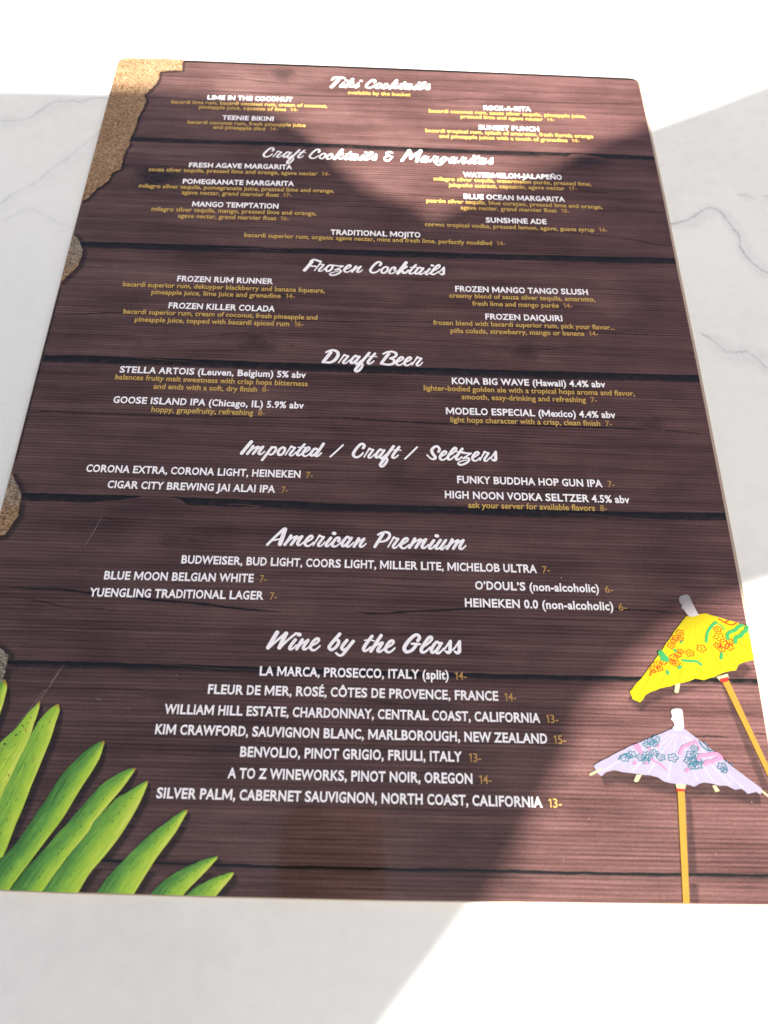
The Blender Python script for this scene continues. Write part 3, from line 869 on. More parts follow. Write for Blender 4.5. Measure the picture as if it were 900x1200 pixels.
def flower(mb, cx, cy, r, z, rot=0.0, w=0.00015, squash=.8):
    c = un(cx, cy); k = r * 0.00030
    N = 40; line = []
    for i in range(N + 1):
        a = 2 * math.pi * i / N
        rr = k * (0.52 + 0.52 * abs(math.sin(2.5 * (a + rot))) ** .8)
        line.append((c.x + rr * math.cos(a), c.y + rr * squash * math.sin(a), w))
    stroke(mb, line, z)
    for j in range(3):
        a = rot + 2.1 * j
        stroke(mb, [(c.x, c.y, w * .7), (c.x + k * .42 * math.cos(a), c.y + k * .38 * math.sin(a), w * .7)], z + 1e-6)
def flowers(lst, mat, parent):
    mb = MB()
    for i, f in enumerate(lst): flower(mb, *f, z=Z5 + i * 3e-6, rot=i * .73)
    return mb
mb = flowers([(796, 742, 5), (791, 748, 4.5), (797, 749, 4), (786, 757, 5), (789, 752, 4), (766, 785, 5.5), (770, 779, 5), (773, 784, 4), (777, 777, 4), (789, 771, 5.5), (794, 768, 4.5), (792, 778, 5), (787, 776, 4), (797, 764, 4), (808, 766, 5.5), (821.5, 760.5, 6),
              (840.5, 738, 5), (842, 747, 6.5), (849, 756, 6), (840, 757, 4.5), (855, 753, 5), (845, 761, 5), (854, 759, 5.5)], ORANGE, uy)
for pl in ([(842, 726), (850, 731), (857, 733), (862, 731)], [(849, 730), (853, 728)], [(761, 792), (764, 786), (768, 788)]):
    stroke(mb, catmull([(*un(*p), .00025) for p in pl], 6), Z5 + 9e-5)
mb.build('flower_pattern', ORANGE, uy)
mb = MB()
for i, (pl, w) in enumerate([([(799.5, 774.5), (808, 775.5), (816, 776), (821, 779.5)], .45), ([(827, 752.5), (828.5, 742), (833, 735), (838, 730)], .5), ([(838, 730.5), (845, 734), (848.5, 739)], .25),
                             ([(852, 749), (852, 744), (856, 741), (861, 739), (865, 735), (869, 733.5)], .6), ([(861, 753), (862, 748), (867, 746), (870, 742), (873, 740), (874.5, 735.5)], .7),
                             ([(774, 766), (776, 769), (780, 773)], 1.1), ([(776, 773), (779, 773)], .8), ([(790, 762.5), (791, 763.5)], .5), ([(781.5, 787.5), (782, 790)], .55), ([(795, 783.5), (797, 782)], .5), ([(845.2, 766.5), (844.3, 772.5)], .5), ([(797, 754), (799, 752.5)], .3)]):
    stroke(mb, catmull([(*un(*p), w * .001) for p in pl], 6), Z5 + i * 3e-6 + 1.2e-4)
mb.build('leaf_pattern', GREEN, uy)
mb = flowers([(757.5, 873, 4.5), (762, 869.5, 4.5), (768, 866.5, 5), (766, 871.5, 4.5), (732, 888.5, 5.5), (740, 884.5, 5), (736, 886, 4), (750.5, 888, 5), (757, 885.5, 5.5), (756, 892, 4.5), (760, 888, 4.5), (766, 882.5, 4.5), (774, 888, 5), (788, 888.5, 6),
              (813, 877.5, 4.5), (809, 885, 5.5), (814, 886, 5), (806, 892, 5), (812, 893, 5), (817, 897, 5.5), (819, 893, 4), (810, 899, 4), (845.6, 899, 5.5), (848, 903, 4)], TEAL, ul)
for pl in ([(818.7, 869), (822, 874.5), (825.5, 877.5), (829, 880), (834, 880)], [(825, 871), (828, 875), (831, 880)], [(724.5, 890.5), (728, 886), (731, 885)], [(850, 893), (851, 892)], [(855, 895.5), (858, 896.5)]):
    stroke(mb, catmull([(*un(*p), .00022) for p in pl], 6), Z5 + 9e-5)
mb.build('flower_pattern', TEAL, ul)
mb = MB()
for i, (pl, w) in enumerate([([(763, 890.5), (769, 894), (775, 897.5), (779.5, 902)], .35), ([(745, 875), (747, 878), (750, 881)], .8), ([(747, 874), (749, 877)], .6), ([(743.5, 894), (742.8, 895.5)], .5), ([(756.5, 895), (758, 895.5)], .4), ([(759.5, 878), (761, 878.5)], .4), ([(770, 876), (771.5, 873.5)], .3),
                             ([(796, 883.5), (799.5, 876.5), (807, 873), (815, 870)], .5), ([(815.5, 870.5), (818, 875), (819.5, 880)], .25), ([(818, 890), (821, 885.5), (826, 886), (832, 884.5), (839, 884), (844, 887.5)], .6), ([(825.5, 896), (829, 893), (833, 893.5), (838, 891), (844, 888.5)], .65), ([(805.8, 902), (803.5, 904.5)], .5)]):
    stroke(mb, catmull([(*un(*p), w * .001) for p in pl], 6), Z5 + i * 3e-6 + 1.2e-4)
mb.build('leaf_pattern', PINK, ul)

# ------------------------------------------------------------------ lettering: plain text
ZT = Z0 + 0.00030
GLYPH, ADV = {}, {}
_cur = bpy.data.curves.new('lettering', 'FONT')
_ob = bpy.data.objects.new('lettering', _cur)
COL.objects.link(_ob)
_cur.size = 1.0
_cur.resolution_u = 3
def _mesh(text, off):
    _cur.body = text; _cur.offset = off
    bpy.context.view_layer.update()
    ev = _ob.evaluated_get(bpy.context.evaluated_depsgraph_get())
    me = ev.to_mesh()
    v = [(p.co.x, p.co.y) for p in me.vertices]
    f = [tuple(p.vertices) for p in me.polygons]
    ev.to_mesh_clear()
    return v, f
def _w(text):
    v, f = _mesh(text, 0.0)
    return max(p[0] for p in v)
_HH = _w('HH')
_CAP = max(p[1] for p in _mesh('H', 0.0)[0])
WIDE = {c: 1.10 for c in 'EFBPR'}; WIDE.update({c: 1.20 for c in 'LSJ'}); WIDE.update({c: 0.91 for c in 'OCGDQ'}); WIDE.update({'M': 1.0})
def glyph(c, off):
    k = (c, off)
    if k in GLYPH: return GLYPH[k]
    if c not in ADV:
        ADV[c] = (_w('H' + c + 'H') - _HH) if c != ' ' else 0.27
    v, f = _mesh(c, off) if c != ' ' else ([], [])
    sw = 0.088 + 2 * off
    if c == 'M':
        W, H, x0 = 0.80, _CAP, 0.07
        V = [(0, 0), (sw, 0), (sw, H * .62), (W / 2 - .02, H * .10), (W / 2 + .02, H * .10), (W - sw, H * .62), (W - sw, 0), (W, 0), (W, H), (W - sw * 1.05, H), (W / 2, H * .40), (sw * 1.05, H), (0, H)]
        v = [(x0 - off + x * (W + 2 * off) / W, y * (H + 2 * off) / H - off) for x, y in V]
        f = [tuple(t) for t in tessellate_polygon([[Vector((*p, 0)) for p in v]])]
        ADV['M'] = W + 0.14
    if c == '1':
        H = _CAP * .98; x0 = 0.09
        V = [(.12, 0), (.12 + sw, 0), (.12 + sw, H), (.12, H), (-.02, H * .86), (-.02 + .0, H * .86 - sw * .95), (.12, H * .80)]
        v = [(x0 + x, y) for x, y in V]
        f = [tuple(t) for t in tessellate_polygon([[Vector((*p, 0)) for p in v]])]
        ADV['1'] = 0.40
    s = WIDE.get(c, 1.0)
    v = [(x * s, y) for x, y in v]
    # faces upward
    g = []
    for t in f:
        a, b, d = v[t[0]], v[t[1]], v[t[2]]
        g.append(t if (b[0] - a[0]) * (d[1] - a[1]) - (b[1] - a[1]) * (d[0] - a[0]) > 0 else t[::-1])
    GLYPH[k] = (v, g, ADV[c] * s)
    return GLYPH[k]

def set_text(mb, text, l, r, cap, off, track=0.0, z=ZT):
    """text along the baseline between two photographed points, cap height in metres"""
    a, b = un(*l), un(*r)
    pen = 0.0; parts = []
    for c in text:
        v, f, ad = glyph(c, off)
        parts.append((pen, v, f))
        pen += ad + track
    xs = [p + q[0] for p, v, f in parts for q in v]
    x0, x1 = min(xs), max(xs)
    ux = (b - a) / (x1 - x0)
    uy_ = Vector((-(b - a).y, (b - a).x)).normalized() * (cap / _CAP)
    for i, (p, v, f) in enumerate(parts):
        if v:
            mb.add([(a.x + ux.x * (p + q[0] - x0) + uy_.x * q[1], a.y + ux.y * (p + q[0] - x0) + uy_.y * q[1], z + (i % 2) * 2e-6) for q in v], f)

CAP_N, CAP_D, CAP_P = 0.00320, 0.00262, 0.00285
def item(name, l, r, lines=(), price=None):
    mb = MB(); set_text(mb, name, l, r, CAP_N, 0.030, 0.030)
    o = mb.build('item_name', WHITE, menu)
    for text, dl, dr in lines:
        pr = None
        if text.endswith('-') and text[-2].isdigit():
            text, pr = text.rsplit('  ', 1)
        if pr:                                     # the price ends the line
            full = len(text) + 2 + len(pr)
            wp = 0
            xs = []
            pen = 0.0
            for i, c in enumerate(text + '  ' + pr):
                v, f, ad = glyph(c, 0.010)
                if v: xs.append((i, pen + min(q[0] for q in v), pen + max(q[0] for q in v)))
                pen += ad + 0.004
            X0, X1 = xs[0][1], xs[-1][2]
            e_t = max(x[2] for x in xs if x[0] < len(text))
            s_p = min(x[1] for x in xs if x[0] >= len(text) + 2)
            def at(x):
                t = (x - X0) / (X1 - X0)
                return (dl[0] + (dr[0] - dl[0]) * t, dl[1] + (dr[1] - dl[1]) * t)
            mp = MB(); set_text(mp, pr, at(s_p), dr, CAP_D * 1.02, 0.006, 0.004)
            mp.build('price', AMBER, o)
            dr = at(e_t)
        md = MB(); set_text(md, text, dl, dr, CAP_D, 0.017, 0.006)
        md.build('description', GOLD, o)
    if price:
        t, l2, r2 = price
        mp = MB(); set_text(mp, t, l2, r2, CAP_P, 0.002, 0.0)
        mp.build('price', AMBER, o)
    return o

item('LIME IN THE COCONUT', (243, 116.9), (342.7, 119.4), [('bacardi lime rum, bacardi coconut rum, cream of coconut,', (200.8, 121.6), (383.4, 126.7)), ('pineapple juice, squeeze of lime  14-', (233.2, 127.6), (349.3, 131.2))])
item('TEENIE BIKINI', (260.4, 140.6), (320.4, 142.3), [('bacardi coconut rum, fresh pineapple juice', (219.9, 145.3), (358, 149.3)), ('and pineapple slice  14-', (249.7, 151.4), (325.4, 153.8))])
item('ROCK-A-RITA', (566.7, 129.1), (622.1, 130.8), [('bacardi coconut rum, sauza silver tequila, pineapple juice,', (502.5, 132.2), (686.3, 138.8)), ('pressed lime and agave nectar  14-', (539.8, 138.8), (649.9, 142.8))])
item('SUNSET PUNCH', (560.9, 152.1), (631.7, 154.4), [('bacardi tropical rum, splash of amaretto, fresh florida orange', (498.5, 155.2), (695.2, 162.4)), ('and pineapple juices with a touch of grenadine  14-', (514.7, 161.8), (679.3, 167.6))])
item('FRESH AGAVE MARGARITA', (221.3, 196.3), (342.3, 199), [('sauza silver tequila, pressed lime and orange, agave nectar  14-', (174.2, 200.9), (386.5, 206.6))])
item('POMEGRANATE MARGARITA', (214, 215.6), (344.4, 218.4), [('milagro silver tequila, pomegranate juice, pressed lime and orange,', (162.6, 220.2), (391.7, 226.4)), ('agave nectar, grand marnier float  17-', (212.9, 228), (341.5, 231.6))])
item('MANGO TEMPTATION', (225, 242.2), (326.2, 245), [('milagro silver tequila, mango, pressed lime and orange,', (177.4, 247.4), (370.7, 252.9)), ('agave nectar, grand marnier float  16-', (208.3, 255.4), (338.6, 259))])
item('WATERMELON-JALAPEÑO', (542.7, 207.6), (658.5, 211), [('milagro silver tequila, watermelon purée, pressed lime,', (508.3, 211.9), (692.9, 218.4)), ('jalapeño extract, capsaicin, agave nectar  17-', (525.6, 219.2), (676.4, 223.8))])
item('BLUE OCEAN MARGARITA', (543.6, 233.3), (662, 236.9), [('patrón silver tequila, blue curaçao, pressed lime and orange,', (499.6, 237.6), (705.9, 245.2)), ('agave nectar, grand marnier float  18-', (539.8, 245.8), (667.2, 250.1))])
item('SUNSHINE ADE', (569.3, 261.1), (640.6, 263.2), [('corvus tropical vodka, pressed lemon, agave, guava syrup  14-', (497.9, 265.4), (712, 272.6))])
item('TRADITIONAL MOJITO', (387.3, 275.3), (492.7, 278.7), [('bacardi superior rum, organic agave nectar, mint and fresh lime, perfectly muddled  14-', (286.3, 278), (592, 288.3))])
item('FROZEN RUM RUNNER', (207.4, 330), (319.9, 333.3), [('bacardi superior rum, dekuyper blackberry and banana liqueurs,', (143.8, 335.7), (380.5, 343.6)), ('pineapple juice, lime juice and grenadine  14-', (177.4, 345), (345.4, 350.3))])
item('FROZEN KILLER COLADA', (197.2, 361.5), (322, 365.7), [('bacardi superior rum, cream of coconut, fresh pineapple and', (144.4, 367.8), (371.8, 375.3)), ('pineapple juice, topped with bacardi spiced rum  16-', (157.9, 377.1), (355.6, 383.1))])
item('FROZEN MANGO TANGO SLUSH', (533.4, 341.9), (689.1, 345.9), [('creamy blend of sauza silver tequila, amaretto,', (526.5, 349.1), (697.5, 353.9)), ('fresh lime and mango purée  14-', (553.5, 358.5), (670.8, 361.5))])
item('FROZEN DAIQUIRI', (568.8, 374.6), (659.1, 376.8), [('frozen blend with bacardi superior rum, pick your flavor...', (507.6, 380.9), (720.6, 386.9)), ('piña colada, strawberry, mango or banana  14-', (528, 390.4), (701.1, 394.4))])
item('STELLA ARTOIS (Leuven, Belgium) 5% abv', (140, 436.8), (358.4, 443.4), [('balances fruity malt sweetness with crisp hops bitterness', (134.9, 444.8), (360.5, 453)), ('and ends with a soft, dry finish  8-', (179.9, 455.9), (314.6, 460.1))])
item('GOOSE ISLAND IPA (Chicago, IL) 5.9% abv', (132.5, 472.4), (356, 479.3), [('hoppy, grapefruity, refreshing  8-', (177.2, 482.9), (310.1, 487.4))])
item('KONA BIG WAVE (Hawaii) 4.4% abv', (529.5, 450.2), (709.6, 454.4), [('lighter-bodied golden ale with a tropical hops aroma and flavor,', (496.5, 457.8), (743.8, 464.4)), ('smooth, easy-drinking and refreshing  7-', (541, 468.2), (699.7, 472.2))])
item('MODELO ESPECIAL (Mexico) 4.4% abv', (522.6, 485.6), (721.4, 490.4), [('light hops character with a crisp, clean finish  7-', (527.9, 495), (717.1, 500))])
item('CORONA EXTRA, CORONA LIGHT, HEINEKEN', (100.7, 553), (352, 560.3), (), ('7-', (358.3, 560.6), (366.3, 560.9)))
item('CIGAR CITY BREWING JAI ALAI IPA', (125.7, 572), (322.3, 577.7), (), ('7-', (329.7, 578), (337, 578.2)))
item('FUNKY BUDDHA HOP GUN IPA', (535.7, 566.3), (706.1, 571.1), (), ('7-', (712.4, 571.3), (720.5, 571.5)))
item('HIGH NOON VODKA SELTZER 4.5% abv', (521.3, 584), (737.9, 590), [('ask your server for available flavors  8-', (548.6, 595.4), (711.5, 599.4))])
item('BUDWEISER, BUD LIGHT, COORS LIGHT, MILLER LITE, MICHELOB ULTRA', (212.3, 660.3), (629.2, 671.6), (), ('7-', (635.6, 671.8), (644.4, 672)))
item('BLUE MOON BELGIAN WHITE', (121.7, 679), (297, 682.5), (), ('7-', (304.3, 682.7), (312, 682.9)))
item('YUENGLING TRADITIONAL LAGER', (104.3, 699), (308.7, 702.9), (), ('7-', (316, 703.1), (324.3, 703.3)))
item('O’DOUL’S (non-alcoholic)', (556.8, 690.8), (702, 694.5), (), ('6-', (709.2, 694.8), (718.8, 695)))
item('HEINEKEN 0.0 (non-alcoholic)', (544.8, 711.2), (718.8, 715.4), (), ('6-', (725.2, 715.6), (734.8, 715.8)))
item('LA MARCA, PROSECCO, ITALY (split)', (304, 791.6), (525.8, 796.4), (), ('14-', (533.3, 796.7), (546.8, 797)))
item('FLEUR DE MER, ROSÉ, CÔTES DE PROVENCE, FRANCE', (243.4, 813), (584, 821.2), (), ('14-', (591.5, 821.6), (605, 821.9)))
item('WILLIAM HILL ESTATE, CHARDONNAY, CENTRAL COAST, CALIFORNIA', (192.2, 836.4), (633.2, 847.1), (), ('13-', (640.4, 847.4), (654.2, 847.7)))
item('KIM CRAWFORD, SAUVIGNON BLANC, MARLBOROUGH, NEW ZEALAND', (181.6, 860.1), (641.3, 871.4), (), ('15-', (649.1, 871.7), (663.5, 872)))
item('BENVOLIO, PINOT GRIGIO, FRIULI, ITALY', (281.2, 886.7), (541.4, 892.7), (), ('13-', (549.8, 893), (563.9, 893.3)))
item('A TO Z WINEWORKS, PINOT NOIR, OREGON', (266.5, 911.8), (553.7, 918.5), (), ('14-', (561.8, 918.8), (575.9, 919.1)))
item('SILVER PALM, CABERNET SAUVIGNON, NORTH COAST, CALIFORNIA', (183, 935.2), (635.6, 946.1), (), ('13-', (643.1, 946.4), (658.1, 946.7)))

# ------------------------------------------------------------------ lettering: brush-script headings
# each letter: crop it was read from, origin (left edge on the baseline), advance to the next letter, brush strokes with widths
zA, zB, zC, zD, zE = (308, 735, 11.842), (380, 735, 10.227), (466, 735, 11.25), (308, 614, 12.857), (374, 614, 12.857)
zF, zG, zH, zI, zJ = (432, 614, 15), (488, 614, 14.0625), (278, 510, 14.516), (335, 510, 12), (405, 510, 12.857)
zK, zL, zM, zN, zO = (485, 515, 16.364), (530, 515, 15), (372, 405, 12.162), (440, 405, 15), (350, 300, 11.538)
zP, zQ, zR = (426, 300, 9), (380, 80, 6.4286), (440, 160, 6)
SCRIPT = {
 'W': (zA, 45, 316, 315, [[(205, 78, 62), (140, 185, 60), (80, 288, 58)], [(85, 292, 40), (190, 200, 34), (315, 95, 40)], [(328, 92, 62), (280, 190, 58), (235, 288, 58)], [(238, 292, 40), (350, 185, 34), (468, 88, 34)]]),
 'i': (zA, 360, 328, 96, [[(458, 182, 48), (405, 250, 48), (378, 298, 46), (396, 316, 34), (432, 298, 26), (470, 255, 22)], [(503, 108, 58), (518, 112, 56)]]),
 'n': (zA, 455, 330, 192, [[(552, 182, 48), (515, 240, 48), (476, 310, 46)], [(482, 300, 30), (560, 225, 26), (630, 188, 34)], [(632, 188, 46), (585, 258, 46), (566, 302, 44), (590, 316, 34), (628, 296, 26), (660, 262, 22)]]),
 'e': (zA, 648, 340, 132, [[(680, 270, 28), (740, 240, 30), (783, 198, 34), (772, 170, 38), (738, 180, 44), (695, 228, 48), (668, 285, 48), (682, 322, 40), (718, 332, 32), (762, 306, 28), (798, 272, 24)]]),
 'b': (zB, 42, 300, 148, [[(190, 92, 42), (140, 150, 42), (85, 215, 44), (63, 255, 42), (90, 282, 38), (130, 262, 38), (172, 212, 40), (174, 172, 38), (146, 164, 30), (112, 190, 24)]]),
 'y': (zB, 190, 300, 160, [[(276, 165, 42), (235, 215, 42), (214, 258, 40), (238, 280, 32), (280, 252, 26), (320, 205, 24)], [(352, 175, 42), (300, 240, 40), (250, 305, 38), (215, 342, 34), (178, 342, 28), (146, 316, 26)]]),
 't': (zB, 445, 304, 86, [[(566, 112, 40), (510, 185, 42), (466, 258, 42), (482, 288, 34), (520, 270, 26), (550, 240, 22)], [(477, 161, 18), (535, 158, 18), (592, 166, 18)]]),
 'h': (zB, 530, 304, 182, [[(674, 102, 42), (612, 195, 42), (552, 288, 42)], [(558, 280, 28), (620, 215, 26), (680, 190, 34)], [(688, 190, 42), (650, 250, 42), (634, 282, 40), (656, 296, 32), (690, 278, 26), (718, 250, 22)]]),
 'G': (zC, 65, 356, 228, [[(266, 188, 46), (288, 148, 46), (258, 112, 42), (205, 132, 46), (130, 210, 52), (88, 288, 52), (112, 334, 48), (155, 332, 44), (205, 300, 44), (242, 250, 44)], [(186, 230, 30), (240, 230, 34), (292, 236, 32)]]),
 'l': (zC, 290, 360, 130, [[(335, 268, 26), (395, 228, 28), (445, 172, 36), (440, 138, 38), (405, 150, 42), (345, 235, 46), (306, 310, 46), (330, 342, 40), (372, 325, 30), (425, 275, 24)]]),
 'a': (zC, 420, 364, 178, [[(545, 222, 38), (512, 205, 40), (470, 250, 44), (440, 312, 44), (458, 345, 40), (500, 315, 32), (560, 240, 26)], [(574, 220, 42), (530, 290, 44), (508, 336, 42), (532, 354, 34), (570, 328, 26), (604, 288, 22)]]),
 's': (zC, 600, 370, 122, [[(606, 310, 26), (650, 250, 26), (692, 192, 34)], [(694, 196, 40), (690, 270, 48), (688, 325, 50), (664, 346, 44), (634, 332, 34)]]),
 'A': (zD, 45, 334, 268, [[(62, 318, 42), (190, 195, 42), (315, 82, 44)], [(338, 85, 66), (300, 200, 66), (258, 312, 66)], [(130, 258, 24), (190, 246, 28), (265, 232, 28)]]),
 'm': (zD, 315, 336, 314, [[(432, 178, 48), (385, 250, 48), (336, 315, 46)], [(345, 305, 28), (440, 220, 26), (510, 190, 34)], [(520, 192, 48), (480, 255, 48), (434, 315, 46)], [(442, 305, 28), (530, 220, 26), (596, 188, 34)], [(602, 190, 48), (550, 265, 48), (534, 308, 44), (562, 324, 34), (600, 302, 26), (634, 270, 22)]]),
 'r': (zF, 318, 438, 222, [[(332, 412, 28), (385, 325, 30), (440, 235, 40)], [(440, 242, 38), (480, 258, 40), (516, 268, 46)], [(514, 272, 44), (465, 335, 48), (424, 395, 48), (432, 426, 40), (470, 424, 32), (515, 385, 26), (540, 350, 22)]]),
 'c': (zE, 188, 350, 146, [[(302, 258, 46), (322, 226, 44), (304, 202, 38), (262, 222, 40), (218, 285, 44), (214, 330, 40), (248, 340, 32), (295, 318, 26), (342, 272, 22)]]),
 'P': (zF, 65, 434, 252, [[(238, 185, 58), (165, 295, 58), (92, 408, 54)], [(152, 195, 36), (205, 165, 40), (290, 148, 46), (352, 172, 50), (358, 225, 52), (318, 280, 48), (250, 312, 42), (180, 320, 34)]]),
 'u': (zG, 298, 436, 192, [[(400, 275, 48), (345, 350, 48), (318, 405, 44), (345, 424, 34), (395, 392, 26), (445, 335, 24)], [(490, 278, 48), (435, 355, 48), (402, 412, 46), (428, 430, 36), (465, 402, 26), (496, 368, 22)]]),
 'I': (zH, 45, 345, 115, [[(256, 112, 62), (165, 215, 62), (78, 318, 60)]]),
 'p': (zH, 450, 347, 228, [[(592, 200, 48), (500, 315, 48), (412, 425, 46)], [(575, 225, 30), (625, 200, 38), (664, 212, 42), (655, 262, 44), (608, 315, 42), (560, 330, 38), (528, 312, 30)]]),
 'o': (zH, 680, 358, 148, [[(800, 208, 42), (834, 226, 44), (820, 282, 44), (768, 336, 44), (718, 336, 46), (708, 290, 46), (750, 232, 46), (800, 208, 42), (834, 226, 44)]]),
 'd': (zI, 412, 318, 196, [[(530, 205, 34), (495, 200, 38), (450, 245, 42), (432, 288, 40), (458, 302, 34), (500, 272, 28), (545, 220, 26)], [(626, 128, 42), (560, 225, 42), (510, 295, 42), (530, 310, 32), (562, 292, 26), (596, 262, 22)]]),
 '/': (zI, 637, 320, 232, [[(845, 140, 26), (750, 226, 26), (650, 312, 26)]]),
 'C': (zJ, 45, 360, 190, [[(232, 205, 44), (252, 172, 44), (228, 140, 40), (178, 155, 44), (105, 235, 46), (70, 305, 46), (98, 344, 42), (145, 346, 38), (195, 318, 32), (232, 280, 26)]]),
 'f': (zJ, 530, 364, 172, [[(742, 168, 44), (640, 300, 46), (560, 405, 48), (526, 458, 46), (548, 486, 40), (592, 460, 40), (636, 392, 38), (630, 352, 30), (590, 352, 28), (545, 370, 26)]]),
 'S': (zK, 100, 414, 262, [[(352, 250, 48), (375, 200, 52), (330, 142, 48), (262, 158, 54), (212, 220, 60), (235, 290, 62), (285, 355, 60), (262, 394, 48), (195, 386, 36), (115, 315, 32)]]),
 'z': (zL, 95, 384, 208, [[(100, 228, 34), (190, 242, 36), (292, 246, 34)], [(290, 248, 30), (215, 292, 28), (135, 336, 30)], [(140, 338, 30), (200, 325, 38), (252, 346, 44), (235, 395, 44), (165, 440, 40), (85, 455, 38), (45, 430, 32), (80, 398, 26), (140, 380, 24), (200, 365, 22)]]),
 'D': (zM, 60, 262, 222, [[(182, 110, 48), (130, 175, 48), (76, 242, 46)], [(118, 105, 28), (165, 84, 32), (225, 78, 38), (278, 105, 44), (282, 155, 46), (240, 215, 44), (175, 248, 38), (90, 246, 32)]]),
 'B': (zN, 65, 354, 268, [[(215, 160, 54), (150, 240, 54), (88, 325, 50)], [(122, 158, 34), (190, 128, 38), (280, 120, 42), (345, 152, 46), (330, 205, 44), (240, 238, 36)], [(240, 240, 34), (305, 262, 44), (305, 318, 48), (225, 346, 44), (100, 332, 36)]]),
 'F': (zO, 58, 214, 142, [[(178, 85, 46), (125, 150, 46), (78, 202, 44)], [(155, 82, 26), (205, 60, 30), (292, 88, 36)], [(135, 142, 24), (180, 146, 24), (226, 150, 26)]]),
 'k': (zP, 345, 206, 122, [[(446, 84, 36), (400, 145, 38), (360, 196, 38)], [(448, 128, 32), (415, 148, 28), (385, 158, 22)], [(392, 155, 32), (415, 186, 34), (440, 192, 26), (468, 164, 20)]]),
 'T': (zQ, 40, 146, 68, [[(106, 84, 25), (80, 116, 25), (50, 144, 24)], [(54, 92, 13), (80, 74, 18), (146, 78, 17)]]),
 'M': (zR, 178, 184, 154, [[(238, 105, 22), (212, 145, 22), (188, 176, 21)], [(240, 106, 26), (252, 140, 26), (250, 160, 22)], [(250, 160, 18), (285, 130, 18), (318, 108, 20)], [(320, 108, 25), (302, 145, 25), (292, 180, 24)]]),
 '&': (zR, 82, 178, 74, [[(142, 118, 14), (122, 112, 15), (104, 122, 15), (112, 136, 13), (128, 138, 11)], [(118, 138, 13), (94, 150, 15), (92, 168, 15), (118, 172, 13), (145, 146, 11)]]),
}
def norm(ch):
    """letter strokes in metres, origin on the baseline, and advance"""
    (zx, zy_, s), ox, oy, adv, strokes = SCRIPT[ch]
    P = lambda x, y: un(zx + x / s, zy_ + y / s)
    o = P(ox, oy)
    ex = P(ox + 100, oy) - o
    ey = P(ox, oy - 100) - o
    wk = math.sqrt(ex.length * abs(ey.y)) / 100
    res = []
    for st in strokes:
        res.append([(*(P(x, y) - o), w * wk / 2) for x, y, w in st])
    return res, adv * ex.length / 100
NORM = {c: norm(c) for c in SCRIPT}
a_st, a_ad = NORM['a']
(_, _), = [(0, 0)]
# g: the bowl of the a with the tail of the y
y_tail = NORM['y'][0][1]; bx = NORM['y'][0][1][0][0] - a_st[1][0][0]
NORM['g'] = ([a_st[0], [(p[0] - bx, p[1] * .92, p[2]) for p in y_tail]], a_ad * .93)
KERN = {'af': -0.0021, 'Ma': -0.0013}
def heading(text, l, r, brush=0.97):
    mb = MB(); z = ZT + 0.00002
    pen = 0.0; placed = []; prev = ''
    for c in text:
        if c == ' ': pen += 0.0031; prev = c; continue
        st, ad = NORM[c]
        pen += KERN.get(prev + c, 0.0); prev = c
        placed.append((pen, st)); pen += ad
    xs0 = min(p + q[0] - q[2] for p, st in placed for s in st for q in s)
    xs1 = max(p + q[0] + q[2] for p, st in placed for s in st for q in s)
    a, b = un(*l), un(*r)
    k = (b - a).length / (xs1 - xs0)
    ux = (b - a).normalized(); uy2 = Vector((-ux.y, ux.x))
    ky = (k + 1) / 2
    for p, st in placed:
        for s in st:
            pts = [(a + ux * ((p + q[0] - xs0) * k) + uy2 * (q[1] * ky), q[2] * ky * brush) for q in s]
            line = catmull([(v.x, v.y, w) for v, w in pts], 7)
            stroke(mb, line, z)
            z += 1.7e-6
    return mb.build('heading', WHITE, menu)
h1 = heading('Tiki Cocktails', (386, 102.8), (504.4, 106.6), 0.80)
tg = MB(); set_text(tg, 'available by the bucket', (407.7, 110.6), (481, 113.4), CAP_D, .010, .004); tg.build('tagline', GOLD, h1)
heading('Craft Cocktails & Margaritas', (307, 185), (578.5, 194), 0.82)
heading('Frozen Cocktails', (354.5, 318.4), (521.9, 323.9), 0.88)
heading('Draft Beer', (376.5, 426.3), (496, 430))
heading('Imported / Craft / Seltzers', (281, 533.6), (583, 542))
heading('American Premium', (311.5, 639.9), (546.8, 645.6))
heading('Wine by the Glass', (311.5, 761.7), (540.8, 767.9))
bpy.data.objects.remove(_ob)
bpy.data.curves.remove(_cur)

# ------------------------------------------------------------------ two unseen sheets added overhead, shaped to throw the shadows
CASTER = plain_material('caster_cloth', (0.42, 0.40, 0.37), 0.9, .08, 30)
def caster(name, pts, h, label):
    P = [Vector((p[0] + SUN.x / SUN.z * h, p[1] + SUN.y / SUN.z * h)) for p in pts]
    area = sum(a.x * b.y - b.x * a.y for a, b in zip(P, P[1:] + P[:1]))
    if area < 0: P = P[::-1]
    o = prism(name, P, h, h + 0.003, CASTER, None)
    o['label'] = label; o['category'] = 'shade sail'; o['group'] = 'added shade casters over the table'
    return o
A_edge = [un(-120, 98, 0), un(0, 104, 0), un(60, 105, 0), un(130, 107, 0), un(172, 108, 0), un(240, 114, 0), un(284, 121, 0), un(325, 136, 0), un(360, 160, 0), un(387, 183, 0), un(402, 203, 0), un(425, 223, 0), un(455, 236, 0), un(487, 246, 0), un(508, 264, 0), un(500, 600, 0), un(480, 900, 0), un(420, 1130, 0), un(340, 1400, 0)]
A_poly = [(-1.0, 0.16)] + [tuple(p) for p in A_edge] + [(-0.25, -0.7), (-1.0, -0.7)]
B_edge = [un(430, 330, 0), un(480, 285, 0), un(506, 262, 0), un(533, 250, 0), un(573, 230, 0), un(617, 212, 0), un(645, 200, 0), un(673, 186, 0), un(710, 168, 0), un(764, 149, 0), un(833, 124, 0), un(900, 98, 0), un(1020, 45, 0)]
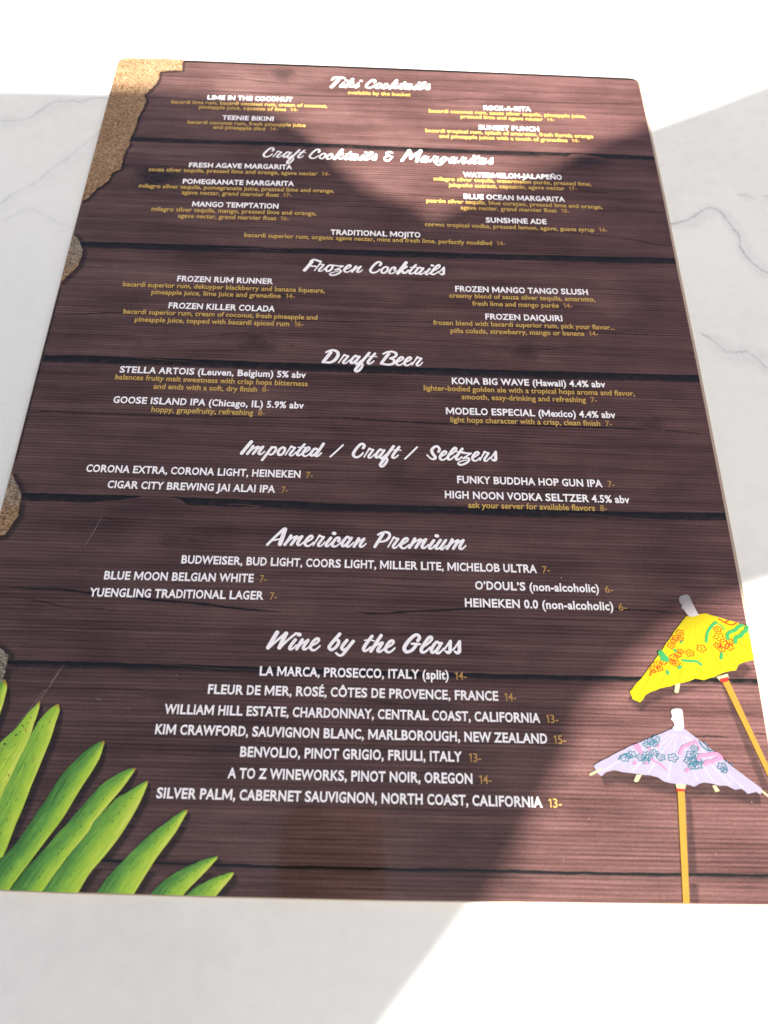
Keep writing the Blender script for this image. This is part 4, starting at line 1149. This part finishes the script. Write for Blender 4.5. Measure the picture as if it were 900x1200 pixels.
B_low = [un(1200, 606, 0), un(960, 670, 0), un(900, 690, 0), un(850, 706, 0), un(805, 720, 0), un(775, 738, 0), un(735, 775, 0), un(697, 812, 0), un(674, 840, 0), un(663, 885, 0), un(643, 922, 0), un(617, 967, 0), un(595, 1012, 0), un(566, 1063, 0), un(515, 1135, 0), un(462, 1206, 0), un(414, 1275, 0), un(350, 1340, 0)]
B_poly = [tuple(p) for p in B_edge] + [(0.9, 0.55), (1.0, 0.05)] + [tuple(p) for p in B_low] + [tuple(un(250, 1250, 0)), tuple(un(330, 800, 0))]
caster('shade_caster', A_poly, 1.1, 'unseen added grey shade sail whose straight edge shades the left of the menu')
caster('shade_caster', B_poly, 0.95, 'unseen added grey shade sail whose curved edges shade the right of the menu')

# ------------------------------------------------------------------ the telephone that takes the picture: the glossy film mirrors its back
PHONE = plain_material('dark_glass', (0.012, 0.013, 0.015), 0.25, .1, 20)
LENS = plain_material('lens_glass', (0.004, 0.004, 0.006), 0.05, .05, 20)
def phone():
    import bmesh
    bm = bmesh.new()
    w, h, t = 0.073, 0.150, 0.008
    bmesh.ops.create_cube(bm, size=1)
    for v in bm.verts: v.co = Vector((v.co.x * w, v.co.y * h, v.co.z * t))
    bmesh.ops.bevel(bm, geom=[e for e in bm.edges if abs(e.verts[0].co.z - e.verts[1].co.z) > 0.001], offset=0.011, segments=6, affect='EDGES', profile=0.5)
    me = bpy.data.meshes.new('phone'); bm.to_mesh(me); bm.free(); me.materials.append(PHONE)
    o = bpy.data.objects.new('phone', me); COL.objects.link(o)
    c = CAM + RIGHT * -0.0135 + UP * 0.0735 - FWD * 0.0075
    M = cam.matrix_world.copy(); M.translation = c
    o.matrix_world = M
    o['label'] = 'dark phone held above the menu and mirrored in its glossy film'
    o['category'] = 'phone'
    for dx, dy in ((0.0135 + 0.011, -0.062), (0.0135 + 0.002, -0.044)):
        mb = MB(); n = 20
        V = [(dx + 0.0065 * math.cos(i * 2 * math.pi / n), dy + 0.0065 * math.sin(i * 2 * math.pi / n), z) for z in (-0.0040, -0.0056) for i in range(n)]
        mb.add(V, [(i, (i + 1) % n, n + (i + 1) % n, n + i)[::-1] for i in range(n)] + [tuple(range(n, 2 * n))[::-1]])
        mb.build('camera_lens', LENS, o)
phone()
